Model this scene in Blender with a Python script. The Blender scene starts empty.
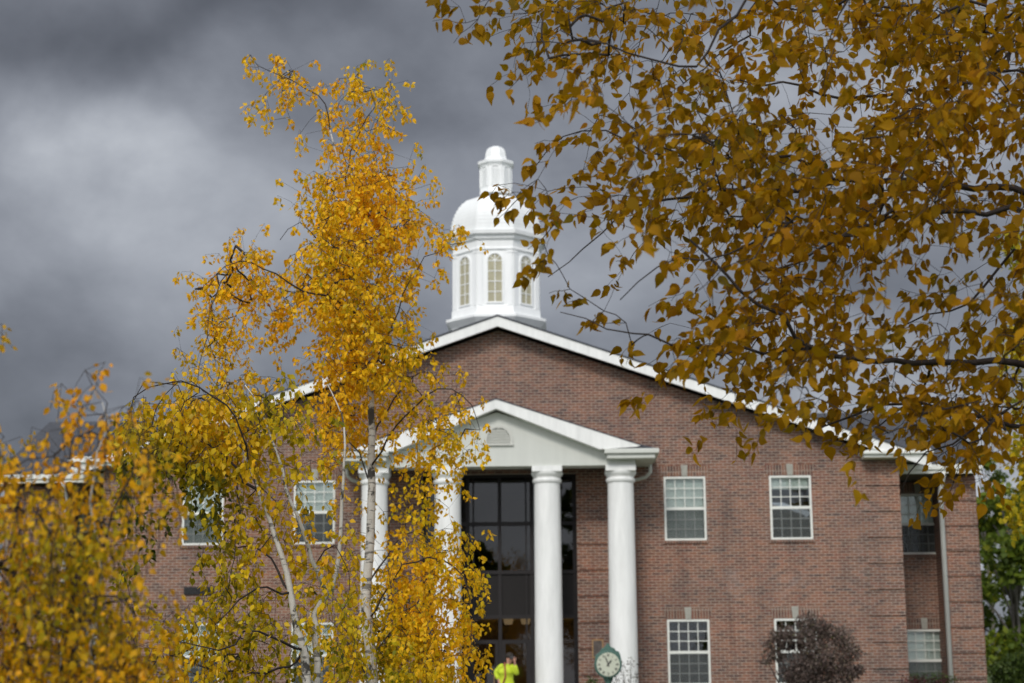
import bpy, bmesh, math, random
import numpy as np
from mathutils import Vector, Matrix, Quaternion

scene = bpy.context.scene
COL = scene.collection
# ------------------------------------------------------------------ camera
F_PX = 1750.0
PITCH, YAW, ROLL = math.radians(11.26), math.radians(1.5), -0.0075
CAM = Vector((46 * math.tan(YAW) + 0.37, 0.0, 1.6))
cam_d = bpy.data.cameras.new('camera')
cam_d.sensor_width = 36.0
cam_d.lens = F_PX / 1024 * 36.0
cam_d.clip_start, cam_d.clip_end = 0.1, 5000
cam_d.dof.use_dof = True
cam_d.dof.focus_distance = 11.0
cam_d.dof.aperture_fstop = cam_d.lens / 1000 / 0.019
cam_o = bpy.data.objects.new('camera', cam_d)
COL.objects.link(cam_o)
RM = Matrix.Rotation(YAW, 3, 'Z') @ Matrix.Rotation(math.pi / 2 + PITCH, 3, 'X') @ Matrix.Rotation(ROLL, 3, 'Z')
cam_o.matrix_world = Matrix.Translation(CAM) @ RM.to_4x4()
scene.camera = cam_o
scene.render.resolution_x, scene.render.resolution_y = 1024, 683

def P(px, py, Y):
    """world point seen at a pixel, at the real depth Y"""
    d = RM @ Vector(((px - 512) / F_PX, -(py - 341.5) / F_PX, -1))
    return CAM + d * (Y / d.y)

# ------------------------------------------------------------------ view
scene.view_settings.view_transform = 'Standard'
scene.view_settings.look = 'None'
scene.view_settings.exposure = 0.16
scene.view_settings.gamma = 1.0
scene.cycles.max_bounces = 8
scene.cycles.transparent_max_bounces = 16
scene.cycles.use_denoising = True

# ------------------------------------------------------------------ world: storm front ahead, bright broken sky behind
SUN_EL, SUN_AZ = math.radians(40), math.radians(-166)      # azimuth of the sun measured from +Y towards +X
world = bpy.data.worlds.new('World'); scene.world = world; world.use_nodes = True
nt = world.node_tree; nt.nodes.clear()
class NB:
    def __init__(s, nt): s.nt = nt
    def n(s, t, **kw):
        nd = s.nt.nodes.new(t)
        for k, v in kw.items(): setattr(nd, k, v)
        return nd
    def l(s, a, b): s.nt.links.new(a, b)
    def setin(s, sock, v):
        if isinstance(v, (int, float, tuple, list)): sock.default_value = v
        else: s.l(v, sock)
    def m(s, op, a, b=None, c=None, clamp=False):
        nd = s.n('ShaderNodeMath', operation=op, use_clamp=clamp)
        s.setin(nd.inputs[0], a)
        if b is not None: s.setin(nd.inputs[1], b)
        if c is not None: s.setin(nd.inputs[2], c)
        return nd.outputs[0]
    def noise(s, vec, scale, detail=4, rough=.55, dist=0.0):
        nd = s.n('ShaderNodeTexNoise'); nd.inputs['Scale'].default_value = scale
        nd.inputs['Detail'].default_value = detail; nd.inputs['Roughness'].default_value = rough
        nd.inputs['Distortion'].default_value = dist
        if vec is not None: s.l(vec, nd.inputs['Vector'])
        return nd
    def ramp(s, fac, stops, mode='LINEAR'):
        nd = s.n('ShaderNodeValToRGB'); cr = nd.color_ramp; cr.interpolation = mode
        while len(cr.elements) > 1: cr.elements.remove(cr.elements[-1])
        cr.elements[0].position = stops[0][0]; cr.elements[0].color = (*stops[0][1], 1)
        for p, c in stops[1:]:
            e = cr.elements.new(p); e.color = (*c, 1)
        s.setin(nd.inputs[0], fac); return nd.outputs[0]
    def mix(s, fac, a, b, mode='MIX'):
        nd = s.n('ShaderNodeMix', data_type='RGBA', blend_type=mode)
        s.setin(nd.inputs[0], fac)
        for i, v in ((6, a), (7, b)):
            if isinstance(v, tuple) and len(v) == 3: v = (*v, 1)
            s.setin(nd.inputs[i], v)
        return nd.outputs[2]
    def smooth(s, v, a, b, o0=0.0, o1=1.0):
        nd = s.n('ShaderNodeMapRange', interpolation_type='SMOOTHSTEP')
        s.setin(nd.inputs[0], v); nd.inputs[1].default_value = a; nd.inputs[2].default_value = b
        nd.inputs[3].default_value = o0; nd.inputs[4].default_value = o1
        return nd.outputs[0]
w = NB(nt)
tc = w.n('ShaderNodeTexCoord'); sep = w.n('ShaderNodeSeparateXYZ'); w.l(tc.outputs['Generated'], sep.inputs[0])
sky = w.n('ShaderNodeTexSky', sky_type='NISHITA', sun_disc=False); sky.sun_elevation = SUN_EL; sky.sun_rotation = SUN_AZ
sky.air_density = 1.0; sky.dust_density = 2.0
dx, dy, dz = sep.outputs
ysafe = w.m('MAXIMUM', dy, 0.05)
wn = w.noise(tc.outputs['Generated'], 7.0, 4, .5, 0)
wsep = w.n('ShaderNodeSeparateColor'); w.l(wn.outputs['Color'], wsep.inputs[0])
u = w.m('ADD', w.m('DIVIDE', dx, ysafe), w.m('MULTIPLY', w.m('SUBTRACT', wsep.outputs[0], .5), .17))
v = w.m('ADD', w.m('DIVIDE', dz, ysafe), w.m('MULTIPLY', w.m('SUBTRACT', wsep.outputs[1], .5), .17))
base = 0.185
lum = None
def dirp(px, py):
    d = RM @ Vector(((px - 512) / F_PX, -(py - 341.5) / F_PX, -1)); return d.x / d.y, d.z / d.y
# banks of lighter / heavier cloud (centre, size in tangent units, gain)
for px, py, su, sv, g in ((95, 155, 120, 75, .22), (200, 255, 200, 90, .13), (20, 230, 90, 60, .03), (120, 15, 340, 55, -.075), (330, 20, 200, 60, .0),
                          (430, 120, 80, 45, -.02), (470, 195, 120, 60, .07), (560, 290, 120, 70, .10), (760, 90, 260, 110, .17),
                          (800, 420, 200, 60, .16), (850, 290, 80, 45, -.06), (950, 520, 120, 60, .40), (20, 370, 170, 60, -.05), (20, 450, 200, 25, .10), (960, 160, 90, 60, .10)):
    cu, cv = dirp(px, py)
    a = w.m('DIVIDE', w.m('SUBTRACT', u, cu), su / F_PX); b = w.m('DIVIDE', w.m('SUBTRACT', v, cv), sv / F_PX)
    e = w.m('MULTIPLY', w.m('EXPONENT', w.m('MULTIPLY', w.m('ADD', w.m('MULTIPLY', a, a), w.m('MULTIPLY', b, b)), -1)), g)
    lum = e if lum is None else w.m('ADD', lum, e)
mp = w.n('ShaderNodeMapping'); mp.inputs['Scale'].default_value = (1, 1, 1.5); w.l(tc.outputs['Generated'], mp.inputs[0])
n2 = w.noise(mp.outputs[0], 8.0, 8, .56, .25)
n3 = w.noise(mp.outputs[0], 21.0, 7, .6, .1)
tex = w.m('ADD', w.m('MULTIPLY', n2.outputs['Fac'], .75), w.m('MULTIPLY', n3.outputs['Fac'], .25))
ahead = w.m('ADD', w.m('MULTIPLY', w.m('ADD', lum, base), w.m('ADD', .22, w.m('MULTIPLY', tex, 1.56))), 0)
ahead = w.m('MAXIMUM', ahead, .05)
behind = w.m('MULTIPLY', w.m('ADD', .45, w.m('MULTIPLY', tex, 1.1)), 0.88)
fac_b = w.smooth(dy, 0.55, -0.35)
L = w.m('ADD', w.m('MULTIPLY', ahead, w.m('SUBTRACT', 1, fac_b)), w.m('MULTIPLY', behind, fac_b))
tint = w.mix(w.m('MULTIPLY', L, 2.2, clamp=True), (0.88, 0.95, 1.15), (0.95, 1.0, 1.09))
cl = w.n('ShaderNodeVectorMath', operation='SCALE'); w.l(tint, cl.inputs[0]); w.l(L, cl.inputs['Scale'])
skys = w.n('ShaderNodeVectorMath', operation='SCALE'); w.l(sky.outputs[0], skys.inputs[0]); skys.inputs['Scale'].default_value = 1.0
bg_sky = w.n('ShaderNodeBackground'); w.l(skys.outputs[0], bg_sky.inputs[0]); bg_sky.inputs[1].default_value = 0.08
bg_cl = w.n('ShaderNodeBackground'); w.l(cl.outputs[0], bg_cl.inputs[0]); bg_cl.inputs[1].default_value = 1.0
mixw = w.n('ShaderNodeMixShader'); mixw.inputs[0].default_value = 0.95
w.l(bg_sky.outputs[0], mixw.inputs[1]); w.l(bg_cl.outputs[0], mixw.inputs[2])
wo = w.n('ShaderNodeOutputWorld'); w.l(mixw.outputs[0], wo.inputs[0])

sun_d = bpy.data.lights.new('sun', 'SUN'); sun_d.energy = 1.7; sun_d.angle = math.radians(14); sun_d.color = (1.0, .96, .89)
sun_o = bpy.data.objects.new('sun', sun_d); COL.objects.link(sun_o)
sd = Vector((math.sin(SUN_AZ) * math.cos(SUN_EL), math.cos(SUN_AZ) * math.cos(SUN_EL), math.sin(SUN_EL)))
sun_o.rotation_euler = sd.to_track_quat('Z', 'Y').to_euler()
sun_o.location = (0, -20, 40)

# ------------------------------------------------------------------ materials
def mat(name):
    m = bpy.data.materials.new(name); m.use_nodes = True
    nt = m.node_tree; nt.nodes.clear(); b = NB(nt)
    out = b.n('ShaderNodeOutputMaterial'); bs = b.n('ShaderNodeBsdfPrincipled'); b.l(bs.outputs[0], out.inputs[0])
    tc = b.n('ShaderNodeTexCoord')
    return m, b, bs, tc, out
def paint(name, col, rough=.5, var=.12, scale=3.0, bump=0.0, streak=False, metallic=0.0):
    m, b, bs, tc, out = mat(name)
    mp = b.n('ShaderNodeMapping'); b.l(tc.outputs['Object'], mp.inputs[0])
    if streak: mp.inputs['Scale'].default_value = (2.5, 2.5, .35)
    n = b.noise(mp.outputs[0], scale, 6, .65)
    lo = tuple(c * (1 - var) for c in col); hi = tuple(min(1, c * (1 + var * .5)) for c in col)
    b.l(b.ramp(n.outputs['Fac'], [(.3, lo), (.62, hi)]), bs.inputs['Base Color'])
    bs.inputs['Roughness'].default_value = rough; bs.inputs['Metallic'].default_value = metallic
    if bump:
        bp = b.n('ShaderNodeBump'); bp.inputs['Strength'].default_value = bump; bp.inputs['Distance'].default_value = .01
        n2 = b.noise(tc.outputs['Object'], 60, 4); b.l(n2.outputs['Fac'], bp.inputs['Height']); b.l(bp.outputs[0], bs.inputs['Normal'])
    return m

def brick(name, soldier=False, gain=.84):
    m, b, bs, tc, out = mat(name)
    s = b.n('ShaderNodeSeparateXYZ'); b.l(tc.outputs['Object'], s.inputs[0])
    a = b.m('ADD', s.outputs[0], s.outputs[1])
    cb = b.n('ShaderNodeCombineXYZ')
    b.l(a, cb.inputs[1 if soldier else 0]); b.l(s.outputs[2], cb.inputs[0 if soldier else 1])
    def bt(c1, c2, mo):
        t = b.n('ShaderNodeTexBrick', offset=(0.0 if soldier else .5)); b.l(cb.outputs[0], t.inputs['Vector'])
        t.inputs['Scale'].default_value = 1.0; t.inputs['Mortar Size'].default_value = .0105 if not soldier else .012
        t.inputs['Brick Width'].default_value = .30 if soldier else .215; t.inputs['Row Height'].default_value = .075
        t.inputs['Bias'].default_value = -.12; t.inputs['Mortar Smooth'].default_value = .3
        t.inputs['Color1'].default_value = (*c1, 1); t.inputs['Color2'].default_value = (*c2, 1); t.inputs['Mortar'].default_value = (*mo, 1)
        return t
    g = gain
    t1 = bt((.245 * g, .100 * g, .070 * g), (.070 * g, .050 * g, .050 * g), (.42 * g, .35 * g, .29 * g))
    t2 = bt((.30 * g, .142 * g, .088 * g), (.155 * g, .074 * g, .052 * g), (.42 * g, .35 * g, .29 * g))
    # per-brick choice between the two palettes
    fz = b.m('FLOOR', b.m('DIVIDE', s.outputs[2], .075)); fx = b.m('FLOOR', b.m('ADD', b.m('DIVIDE', a, .215), b.m('MULTIPLY', b.m('MODULO', fz, 2.0), .5)))
    wv = b.n('ShaderNodeCombineXYZ'); b.l(fx, wv.inputs[0]); b.l(fz, wv.inputs[1])
    wn = b.n('ShaderNodeTexWhiteNoise', noise_dimensions='2D'); b.l(wv.outputs[0], wn.inputs['Vector'])
    col = b.mix(wn.outputs['Value'], t1.outputs['Color'], t2.outputs['Color'])
    big = b.noise(tc.outputs['Object'], .55, 5, .6)
    col = b.mix(1.0, col, b.ramp(big.outputs['Fac'], [(.3, (.74, .76, .80)), (.5, (1, 1, 1)), (.7, (1.16, 1.02, .94))]), 'MULTIPLY')
    # pale salt bloom in loose patches
    mp = b.n('ShaderNodeMapping'); mp.inputs['Location'].default_value = (3.1, 0, 1.7); b.l(tc.outputs['Object'], mp.inputs[0])
    ef = b.noise(mp.outputs[0], .9, 6, .7)
    col = b.mix(b.smooth(ef.outputs['Fac'], .55, .78, 0, .38), col, (.42, .33, .30))
    ms = b.n('ShaderNodeMapping'); ms.inputs['Scale'].default_value = (1.6, 1.6, .22); b.l(tc.outputs['Object'], ms.inputs[0])
    st = b.noise(ms.outputs[0], 1.0, 6, .65)
    col = b.mix(1.0, col, b.ramp(st.outputs['Fac'], [(.32, (.72, .72, .74)), (.48, (1, 1, 1)), (.7, (1.08, 1.05, 1.02))]), 'MULTIPLY')
    fine = b.noise(tc.outputs['Object'], 14, 4, .7)
    col = b.mix(1.0, col, b.ramp(fine.outputs['Fac'], [(.3, (.86, .86, .86)), (.7, (1.12, 1.12, 1.12))]), 'MULTIPLY')
    b.l(col, bs.inputs['Base Color']); bs.inputs['Roughness'].default_value = .9
    bp = b.n('ShaderNodeBump'); bp.inputs['Strength'].default_value = .6; bp.inputs['Distance'].default_value = .008
    bp.invert = True; b.l(t1.outputs['Fac'], bp.inputs['Height']); b.l(bp.outputs[0], bs.inputs['Normal'])
    return m

def glass(name, tintc=(.75, .8, .8), refl=1.0):
    m = bpy.data.materials.new(name); m.use_nodes = True; nt = m.node_tree; nt.nodes.clear(); b = NB(nt)
    out = b.n('ShaderNodeOutputMaterial'); tr = b.n('ShaderNodeBsdfTransparent'); tr.inputs[0].default_value = (*tintc, 1)
    gl = b.n('ShaderNodeBsdfGlossy'); gl.inputs['Roughness'].default_value = .015; gl.inputs[0].default_value = (.95, .97, 1, 1)
    tc = b.n('ShaderNodeTexCoord'); n = b.noise(tc.outputs['Object'], 1.3, 2)
    bp = b.n('ShaderNodeBump'); bp.inputs['Strength'].default_value = .05; bp.inputs['Distance'].default_value = .012
    b.l(n.outputs['Fac'], bp.inputs['Height']); b.l(bp.outputs[0], gl.inputs['Normal'])
    fr = b.n('ShaderNodeFresnel'); fr.inputs[0].default_value = 1.52
    mx = b.n('ShaderNodeMixShader'); b.l(b.m('MULTIPLY', fr.outputs[0], 1.8 * refl, clamp=True), mx.inputs[0])
    b.l(tr.outputs[0], mx.inputs[1]); b.l(gl.outputs[0], mx.inputs[2]); b.l(mx.outputs[0], out.inputs[0])
    return m

def screen_mat():
    m = bpy.data.materials.new('insect_screen'); m.use_nodes = True; nt = m.node_tree; nt.nodes.clear(); b = NB(nt)
    out = b.n('ShaderNodeOutputMaterial'); tr = b.n('ShaderNodeBsdfTransparent'); df = b.n('ShaderNodeBsdfDiffuse')
    df.inputs[0].default_value = (.12, .13, .13, 1); mx = b.n('ShaderNodeMixShader'); mx.inputs[0].default_value = .34
    b.l(tr.outputs[0], mx.inputs[1]); b.l(df.outputs[0], mx.inputs[2]); b.l(mx.outputs[0], out.inputs[0]); return m

def leaf_mat(name, stops, trans=.45, rough=.45):
    m = bpy.data.materials.new(name); m.use_nodes = True; nt = m.node_tree; nt.nodes.clear(); b = NB(nt)
    out = b.n('ShaderNodeOutputMaterial')
    at = b.n('ShaderNodeAttribute', attribute_name='tone')
    col = b.ramp(at.outputs['Fac'], stops)
    at2 = b.n('ShaderNodeAttribute', attribute_name='value')
    hs = b.n('ShaderNodeHueSaturation'); b.l(col, hs.inputs['Color']); b.l(at2.outputs['Fac'], hs.inputs['Value'])
    bs = b.n('ShaderNodeBsdfPrincipled'); b.l(hs.outputs[0], bs.inputs['Base Color']); bs.inputs['Roughness'].default_value = rough
    bs.inputs['Specular IOR Level'].default_value = .25
    tl = b.n('ShaderNodeBsdfTranslucent'); b.l(hs.outputs[0], tl.inputs[0])
    mx = b.n('ShaderNodeMixShader'); mx.inputs[0].default_value = trans
    b.l(bs.outputs[0], mx.inputs[1]); b.l(tl.outputs[0], mx.inputs[2]); b.l(mx.outputs[0], out.inputs[0]); return m

def bark_birch():
    m, b, bs, tc, out = mat('birch_bark')
    mp = b.n('ShaderNodeMapping'); mp.inputs['Scale'].default_value = (5, 5, 26); b.l(tc.outputs['Object'], mp.inputs[0])
    n1 = b.noise(mp.outputs[0], 1.0, 4, .6)
    mp2 = b.n('ShaderNodeMapping'); mp2.inputs['Scale'].default_value = (6, 6, 4.5); b.l(tc.outputs['Object'], mp2.inputs[0])
    n2 = b.noise(mp2.outputs[0], 1.0, 5, .7)
    lin = b.smooth(n1.outputs['Fac'], .56, .62); pat = b.smooth(n2.outputs['Fac'], .54, .60)
    col = b.ramp(n2.outputs['Fac'], [(.3, (.62, .59, .54)), (.55, (.46, .43, .39))])
    col = b.mix(b.m('MAXIMUM', b.m('MULTIPLY', lin, .75), pat), col, (.045, .04, .036))
    b.l(col, bs.inputs['Base Color']); bs.inputs['Roughness'].default_value = .75
    return m

def emit(name, col, s):
    m = bpy.data.materials.new(name); m.use_nodes = True; nt = m.node_tree; nt.nodes.clear(); b = NB(nt)
    out = b.n('ShaderNodeOutputMaterial'); e = b.n('ShaderNodeEmission'); e.inputs[0].default_value = (*col, 1); e.inputs[1].default_value = s
    b.l(e.outputs[0], out.inputs[0]); return m

M = dict(
    brick=brick('red_brick'), soldier=brick('soldier_brick', True, .76),
    white=paint('white_paint', (.80, .80, .785), .55, .11, 2.2, streak=True),
    cupola=paint('cupola_white', (.86, .87, .87), .45, .05, 2.0, streak=True),
    cream=paint('stucco_cream', (.60, .61, .57), .85, .05, 1.5, .25, streak=True),
    trim=paint('trim_white', (.74, .745, .70), .5, .07, 2.0),
    stone=paint('keystone', (.34, .33, .29), .85, .15, 8, .3),
    shingle=paint('shingle', (.062, .066, .078), .9, .35, 9, .8),
    soffit=paint('soffit', (.20, .18, .155), .8, .15, 2),  # white boards coloured dark brown, standing in for the shade under the overhangs
    louver=paint('louver_beige', (.58, .58, .54), .7, .06, 3),
    black=paint('dark_metal', (.02, .02, .022), .5, .3, 5),
    mullion=paint('bronze_mullion', (.014, .011, .012), .75, .2, 5),
    spandrel=paint('spandrel_panel', (.008, .006, .006), .8, .2, 3),
    glass=glass('window_glass', (.93, .96, .95), .5), lobby_glass=glass('lobby_glass', (.42, .38, .33), .6),
    blind=paint('blind_slats', (.72, .75, .70), .7, .06, 5),
    screen=screen_mat(),
    tan=paint('frosted_tan_glass', (.40, .37, .25), .25, .12, 6),
    inner=paint('interior_plaster', (.34, .25, .16), .9, .2, 1),
    inner_light=paint('interior_ceiling', (.45, .40, .26), .8, .1, 1),
    lamp=emit('ceiling_lamp_glow', (1.0, .86, .6), .7),
    bronze=paint('plaque_bronze', (.11, .09, .08), .45, .4, 12, .4, metallic=.3),
    brass=paint('plaque_edge', (.36, .22, .10), .5, .1, 8),
    poster=paint('notice_paper', (.5, .52, .5), .8, .1, 5),
    concrete=paint('concrete', (.36, .35, .33), .9, .15, 2, .3),
    birch=bark_birch(), bark=paint('dark_bark', (.032, .023, .020), .9, .4, 20, .5),
    greybark=paint('grey_bark', (.14, .125, .11), .9, .3, 12, .5),
    verdigris=paint('verdigris', (.055, .125, .10), .6, .35, 18, .3),
    dial=paint('clock_dial', (.50, .52, .42), .5, .06, 5),
    numeral=paint('numeral_black', (.03, .03, .03), .5, .1, 5),
    hivis=paint('hi_vis_fabric', (.52, .64, .03), .8, .22, 9),
    skin=paint('skin', (.50, .26, .19), .6, .05, 8), dark_cloth=paint('dark_cloth', (.025, .025, .035), .9, .2, 12),
    red=paint('red_strap', (.30, .07, .04), .8, .1, 8), hair=paint('dark_hair', (.02, .014, .01), .7, .3, 20),
    grey_glove=paint('grey_glove', (.3, .3, .32), .8, .1, 8),
)

# ------------------------------------------------------------------ object helpers
def link(name, me, m=None, parent=None):
    o = bpy.data.objects.new(name, me); COL.objects.link(o)
    if m is not None:
        for x in (m if isinstance(m, (list, tuple)) else [m]): me.materials.append(x)
    if parent is not None: o.parent = parent
    return o
def thing(name, label, cat, loc=(0, 0, 0), group=None):
    o = bpy.data.objects.new(name, None); COL.objects.link(o); o.location = loc; o.empty_display_size = .3
    o['label'] = label; o['category'] = cat
    if group: o['group'] = group
    return o
def tag(o, label, cat, group=None):
    o['label'] = label; o['category'] = cat
    if group: o['group'] = group
    return o

class MB:
    """collects shapes for ONE mesh; coordinates are world, made local to the parent on build"""
    def __init__(s): s.bm = bmesh.new(); s.mi = 0
    def _f(s, vs):
        try: f = s.bm.faces.new(vs); f.material_index = s.mi; return f
        except ValueError: return None
    def box(s, x0, x1, y0, y1, z0, z1, M4=None):
        c = [(x0, y0, z0), (x1, y0, z0), (x1, y1, z0), (x0, y1, z0), (x0, y0, z1), (x1, y0, z1), (x1, y1, z1), (x0, y1, z1)]
        v = [s.bm.verts.new(M4 @ Vector(p) if M4 else p) for p in c]
        for f in ((0, 3, 2, 1), (4, 5, 6, 7), (0, 1, 5, 4), (1, 2, 6, 5), (2, 3, 7, 6), (3, 0, 4, 7)): s._f([v[i] for i in f])
        return s
    def prism(s, poly, y0, y1, M4=None):
        """poly: (x,z) list, extruded along y"""
        a = [s.bm.verts.new(M4 @ Vector((x, y0, z)) if M4 else (x, y0, z)) for x, z in poly]
        b = [s.bm.verts.new(M4 @ Vector((x, y1, z)) if M4 else (x, y1, z)) for x, z in poly]
        s._f(a); s._f(b[::-1]); n = len(poly)
        for i in range(n): s._f([a[i], b[i], b[(i + 1) % n], a[(i + 1) % n]])
        return s
    def rings(s, rings, cap=True, closed=True):
        R = [[s.bm.verts.new(p) for p in r] for r in rings]; n = len(R[0])
        for a, b in zip(R, R[1:]):
            for i in range(n if closed else n - 1): s._f([a[i], a[(i + 1) % n], b[(i + 1) % n], b[i]])
        if cap: s._f(R[0][::-1]); s._f(R[-1])
        return s
    def lathe(s, cx, cy, prof, n=32, rot=0.0, sc=1.0, cap=True):
        return s.rings([[(cx + r * sc * math.cos(rot + 2 * math.pi * i / n), cy + r * sc * math.sin(rot + 2 * math.pi * i / n), z)
                         for i in range(n)] for r, z in prof], cap)
    def tube(s, pts, rad, n=6):
        pts = [Vector(p) for p in pts]
        if not isinstance(rad, (list, tuple)): rad = [rad] * len(pts)
        R = []; prev = None
        for i, p in enumerate(pts):
            t = (pts[min(i + 1, len(pts) - 1)] - pts[max(i - 1, 0)])
            if t.length < 1e-7: t = Vector((0, 0, 1))
            t.normalize()
            if prev is None: a = t.orthogonal().normalized()
            else: a = (prev - t * prev.dot(t)); a = a.normalized() if a.length > 1e-5 else t.orthogonal().normalized()
            prev = a; b = t.cross(a)
            R.append([p + (a * math.cos(2 * math.pi * k / n) + b * math.sin(2 * math.pi * k / n)) * rad[i] for k in range(n)])
        return s.rings(R)
    def build(s, name, m, parent=None, bevel=0.0, smooth=False):
        me = bpy.data.meshes.new(name)
        bmesh.ops.recalc_face_normals(s.bm, faces=s.bm.faces)
        off = Vector((0, 0, 0)); q = parent
        while q is not None: off += q.location; q = q.parent
        if off.length: bmesh.ops.translate(s.bm, verts=s.bm.verts, vec=-off)
        s.bm.to_mesh(me); s.bm.free()
        if smooth: me.polygons.foreach_set('use_smooth', [True] * len(me.polygons))
        o = link(name, me, m, parent)
        if bevel:
            bv = o.modifiers.new('bevel', 'BEVEL'); bv.width = bevel; bv.segments = 2; bv.limit_method = 'ANGLE'
        return o

# ------------------------------------------------------------------ ground
def ground_z(x, y):
    t = min(1, max(0, (y - 52) / 60)); t = t * t * (3 - 2 * t)
    return 3.4 * t + .012 * max(0, y - 120)
bm = bmesh.new()
ys = list(np.linspace(-60, 40, 21)) + list(np.linspace(44, 130, 44)) + [160, 220, 320, 500, 800, 1500, 2500]
xs = [-2500, -1200, -600, -300, -160, -90] + list(np.linspace(-60, 60, 41)) + [90, 160, 300, 600, 1200, 2500]
rnd = random.Random(3)
grid = [[bm.verts.new((x, y, ground_z(x, min(y, 600)) + (0.03 * math.sin(x * .7) * math.cos(y * .5) if y < 40 and y > -60 else 0))) for x in xs] for y in ys]
for i in range(len(ys) - 1):
    for j in range(len(xs) - 1): bm.faces.new((grid[i][j], grid[i][j + 1], grid[i + 1][j + 1], grid[i + 1][j]))
me = bpy.data.meshes.new('ground'); bm.to_mesh(me); bm.free()
m, b, bs, tc, out = mat('lawn')
n1 = b.noise(tc.outputs['Object'], .35, 6, .6); n2 = b.noise(tc.outputs['Object'], 25, 5, .7)
c = b.ramp(n1.outputs['Fac'], [(.3, (.045, .075, .018)), (.55, (.075, .105, .028)), (.75, (.13, .12, .045))])
b.l(b.mix(1.0, c, b.ramp(n2.outputs['Fac'], [(.3, (.6, .6, .6)), (.7, (1.3, 1.3, 1.3))]), 'MULTIPLY'), bs.inputs['Base Color']); bs.inputs['Roughness'].default_value = 1
g = link('ground', me, m); g['kind'] = 'structure'
me.polygons.foreach_set('use_smooth', [True] * len(me.polygons))
pth = MB(); pth.box(-1.8, 1.8, 20, 41.6, -.05, .06); pth.box(-60, 60, 17.6, 20, -.05, .06)
pth.build('path', M['concrete']).__setitem__('kind', 'structure')

# ------------------------------------------------------------------ the college building
YF = 46.0
W = P(899.5, 490, YF).x
ZP = P(498, 316.2, 45.55).z                       # ridge of the big gable (top of the rake board)
pe = P(888, 443.2, 45.55)
SL = (ZP - pe.z) / abs(pe.x)                      # roof slope
XE = P(931, 457, 45.55).x                         # end of the eave overhang
RB = .27                                          # rake board depth
college = thing('college_building', 'red brick college building with white columned portico and white cupola', 'building', (0, YF, 0))

def wall_panel(xs_, zs_, holes, y0, y1, top=None, mb=None):
    """front wall with rectangular openings; top = function x -> z for the gable edge"""
    bm = mb.bm
    X = sorted(set([round(x, 4) for x in xs_] + [round(v, 4) for h in holes for v in h[:2]]))
    Z = sorted(set([round(z, 4) for z in zs_] + [round(v, 4) for h in holes for v in h[2:]]))
    cache = {}
    def vv(x, z):
        k = (round(x, 4), round(z, 4))
        if k not in cache: cache[k] = bm.verts.new((x, y0, z))
        return cache[k]
    fs = []
    for i in range(len(X) - 1):
        for j in range(len(Z) - 1):
            cx, cz = (X[i] + X[i + 1]) / 2, (Z[j] + Z[j + 1]) / 2
            if any(h[0] < cx < h[1] and h[2] < cz < h[3] for h in holes): continue
            fs.append(bm.faces.new((vv(X[i], Z[j]), vv(X[i + 1], Z[j]), vv(X[i + 1], Z[j + 1]), vv(X[i], Z[j + 1]))))
        if top:
            zt = Z[-1]
            a, c_ = top(X[i]), top(X[i + 1])
            q = [vv(X[i], zt), vv(X[i + 1], zt)]
            if c_ > zt + 1e-4: q.append(vv(X[i + 1], c_))
            if a > zt + 1e-4: q.append(vv(X[i], a))
            if len(q) > 2: fs.append(bm.faces.new(q))
    ret = bmesh.ops.extrude_face_region(bm, geom=fs)
    bmesh.ops.translate(bm, verts=[e for e in ret['geom'] if isinstance(e, bmesh.types.BMVert)], vec=(0, y1 - y0, 0))

# window geometry from the photograph
wl = P(663.5, 477, YF); wr = P(705.1, 477, YF); wb = P(664.8, 540.5, YF)
WW = wr.x - wl.x; WH = wl.z - wb.z
ZU = wb.z                                         # sill of upper windows
ZL = P(690, 619.5, YF).z - WH                     # sill of lower windows
XR1 = (wl.x + wr.x) / 2; XR2 = P(791, 508, YF).x
XL2 = P(203, 515, YF).x
win_x = [(-XR1, 'L1'), (XL2, 'L2'), (XR1, 'R1'), (XR2, 'R2')]
GX = P(577, 560, YF + .3).x                       # half width of the glass wall
GZ = P(520, 475, YF + .3).z
FLOOR = .75
holes = [(x - WW / 2, x + WW / 2, z, z + WH) for x, _ in win_x for z in (ZU, ZL)] + [(-GX, GX, FLOOR - .02, GZ)]
wallz = ZP - RB - .02
mb = MB()
wall_panel([-W, W, 0], [-.3, wallz - SL * W - .1], holes, YF, YF + .3, top=lambda x: wallz - SL * abs(x), mb=mb)
mb.box(-W, -W + .3, YF + .302, 62, -.3, wallz - SL * W); mb.box(W - .3, W, YF + .302, 62, -.3, wallz - SL * W)
mb.prism([(-W + .302, -.3), (W - .302, -.3), (W - .302, wallz - SL * (W - .302)), (0, wallz), (-W + .302, wallz - SL * (W - .302))], 61.7, 62)
wall = mb.build('wall', M['brick'], college)

# rusticated brick corner strips
def strip(x0, x1, y, z0, z1, name='corner_strip', depth=.035, parent=college):
    mb = MB(); z = z0; h, gap = .59, .085
    zt = z1
    while zt > z0:
        mb.box(x0, x1, y - depth, y - .001, max(z0, zt - h), zt); zt -= h + gap
    return mb.build(name, M['brick'], parent)
sx0 = P(865, 500, YF).x
zt_ = P(880, 496.3, YF).z + .0
zc = wallz - SL * W - .06
n_ = math.floor((zc - zt_) / .675) + 1
for sgn in (-1, 1):
    a, c_ = sorted((sgn * sx0, sgn * (W + .002)))
    strip(a, c_, YF, -.2, min(zc, zt_ + .675 * n_ - .075 if zt_ + .675 * n_ - .075 < zc else zc))
pstx = P(611, 560, YF).x
for sgn in (-1, 1):
    a, c_ = sorted((sgn * (GX + .02), sgn * pstx)); strip(a, c_, YF, .2, P(600, 470, YF).z, depth=.03)

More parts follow.
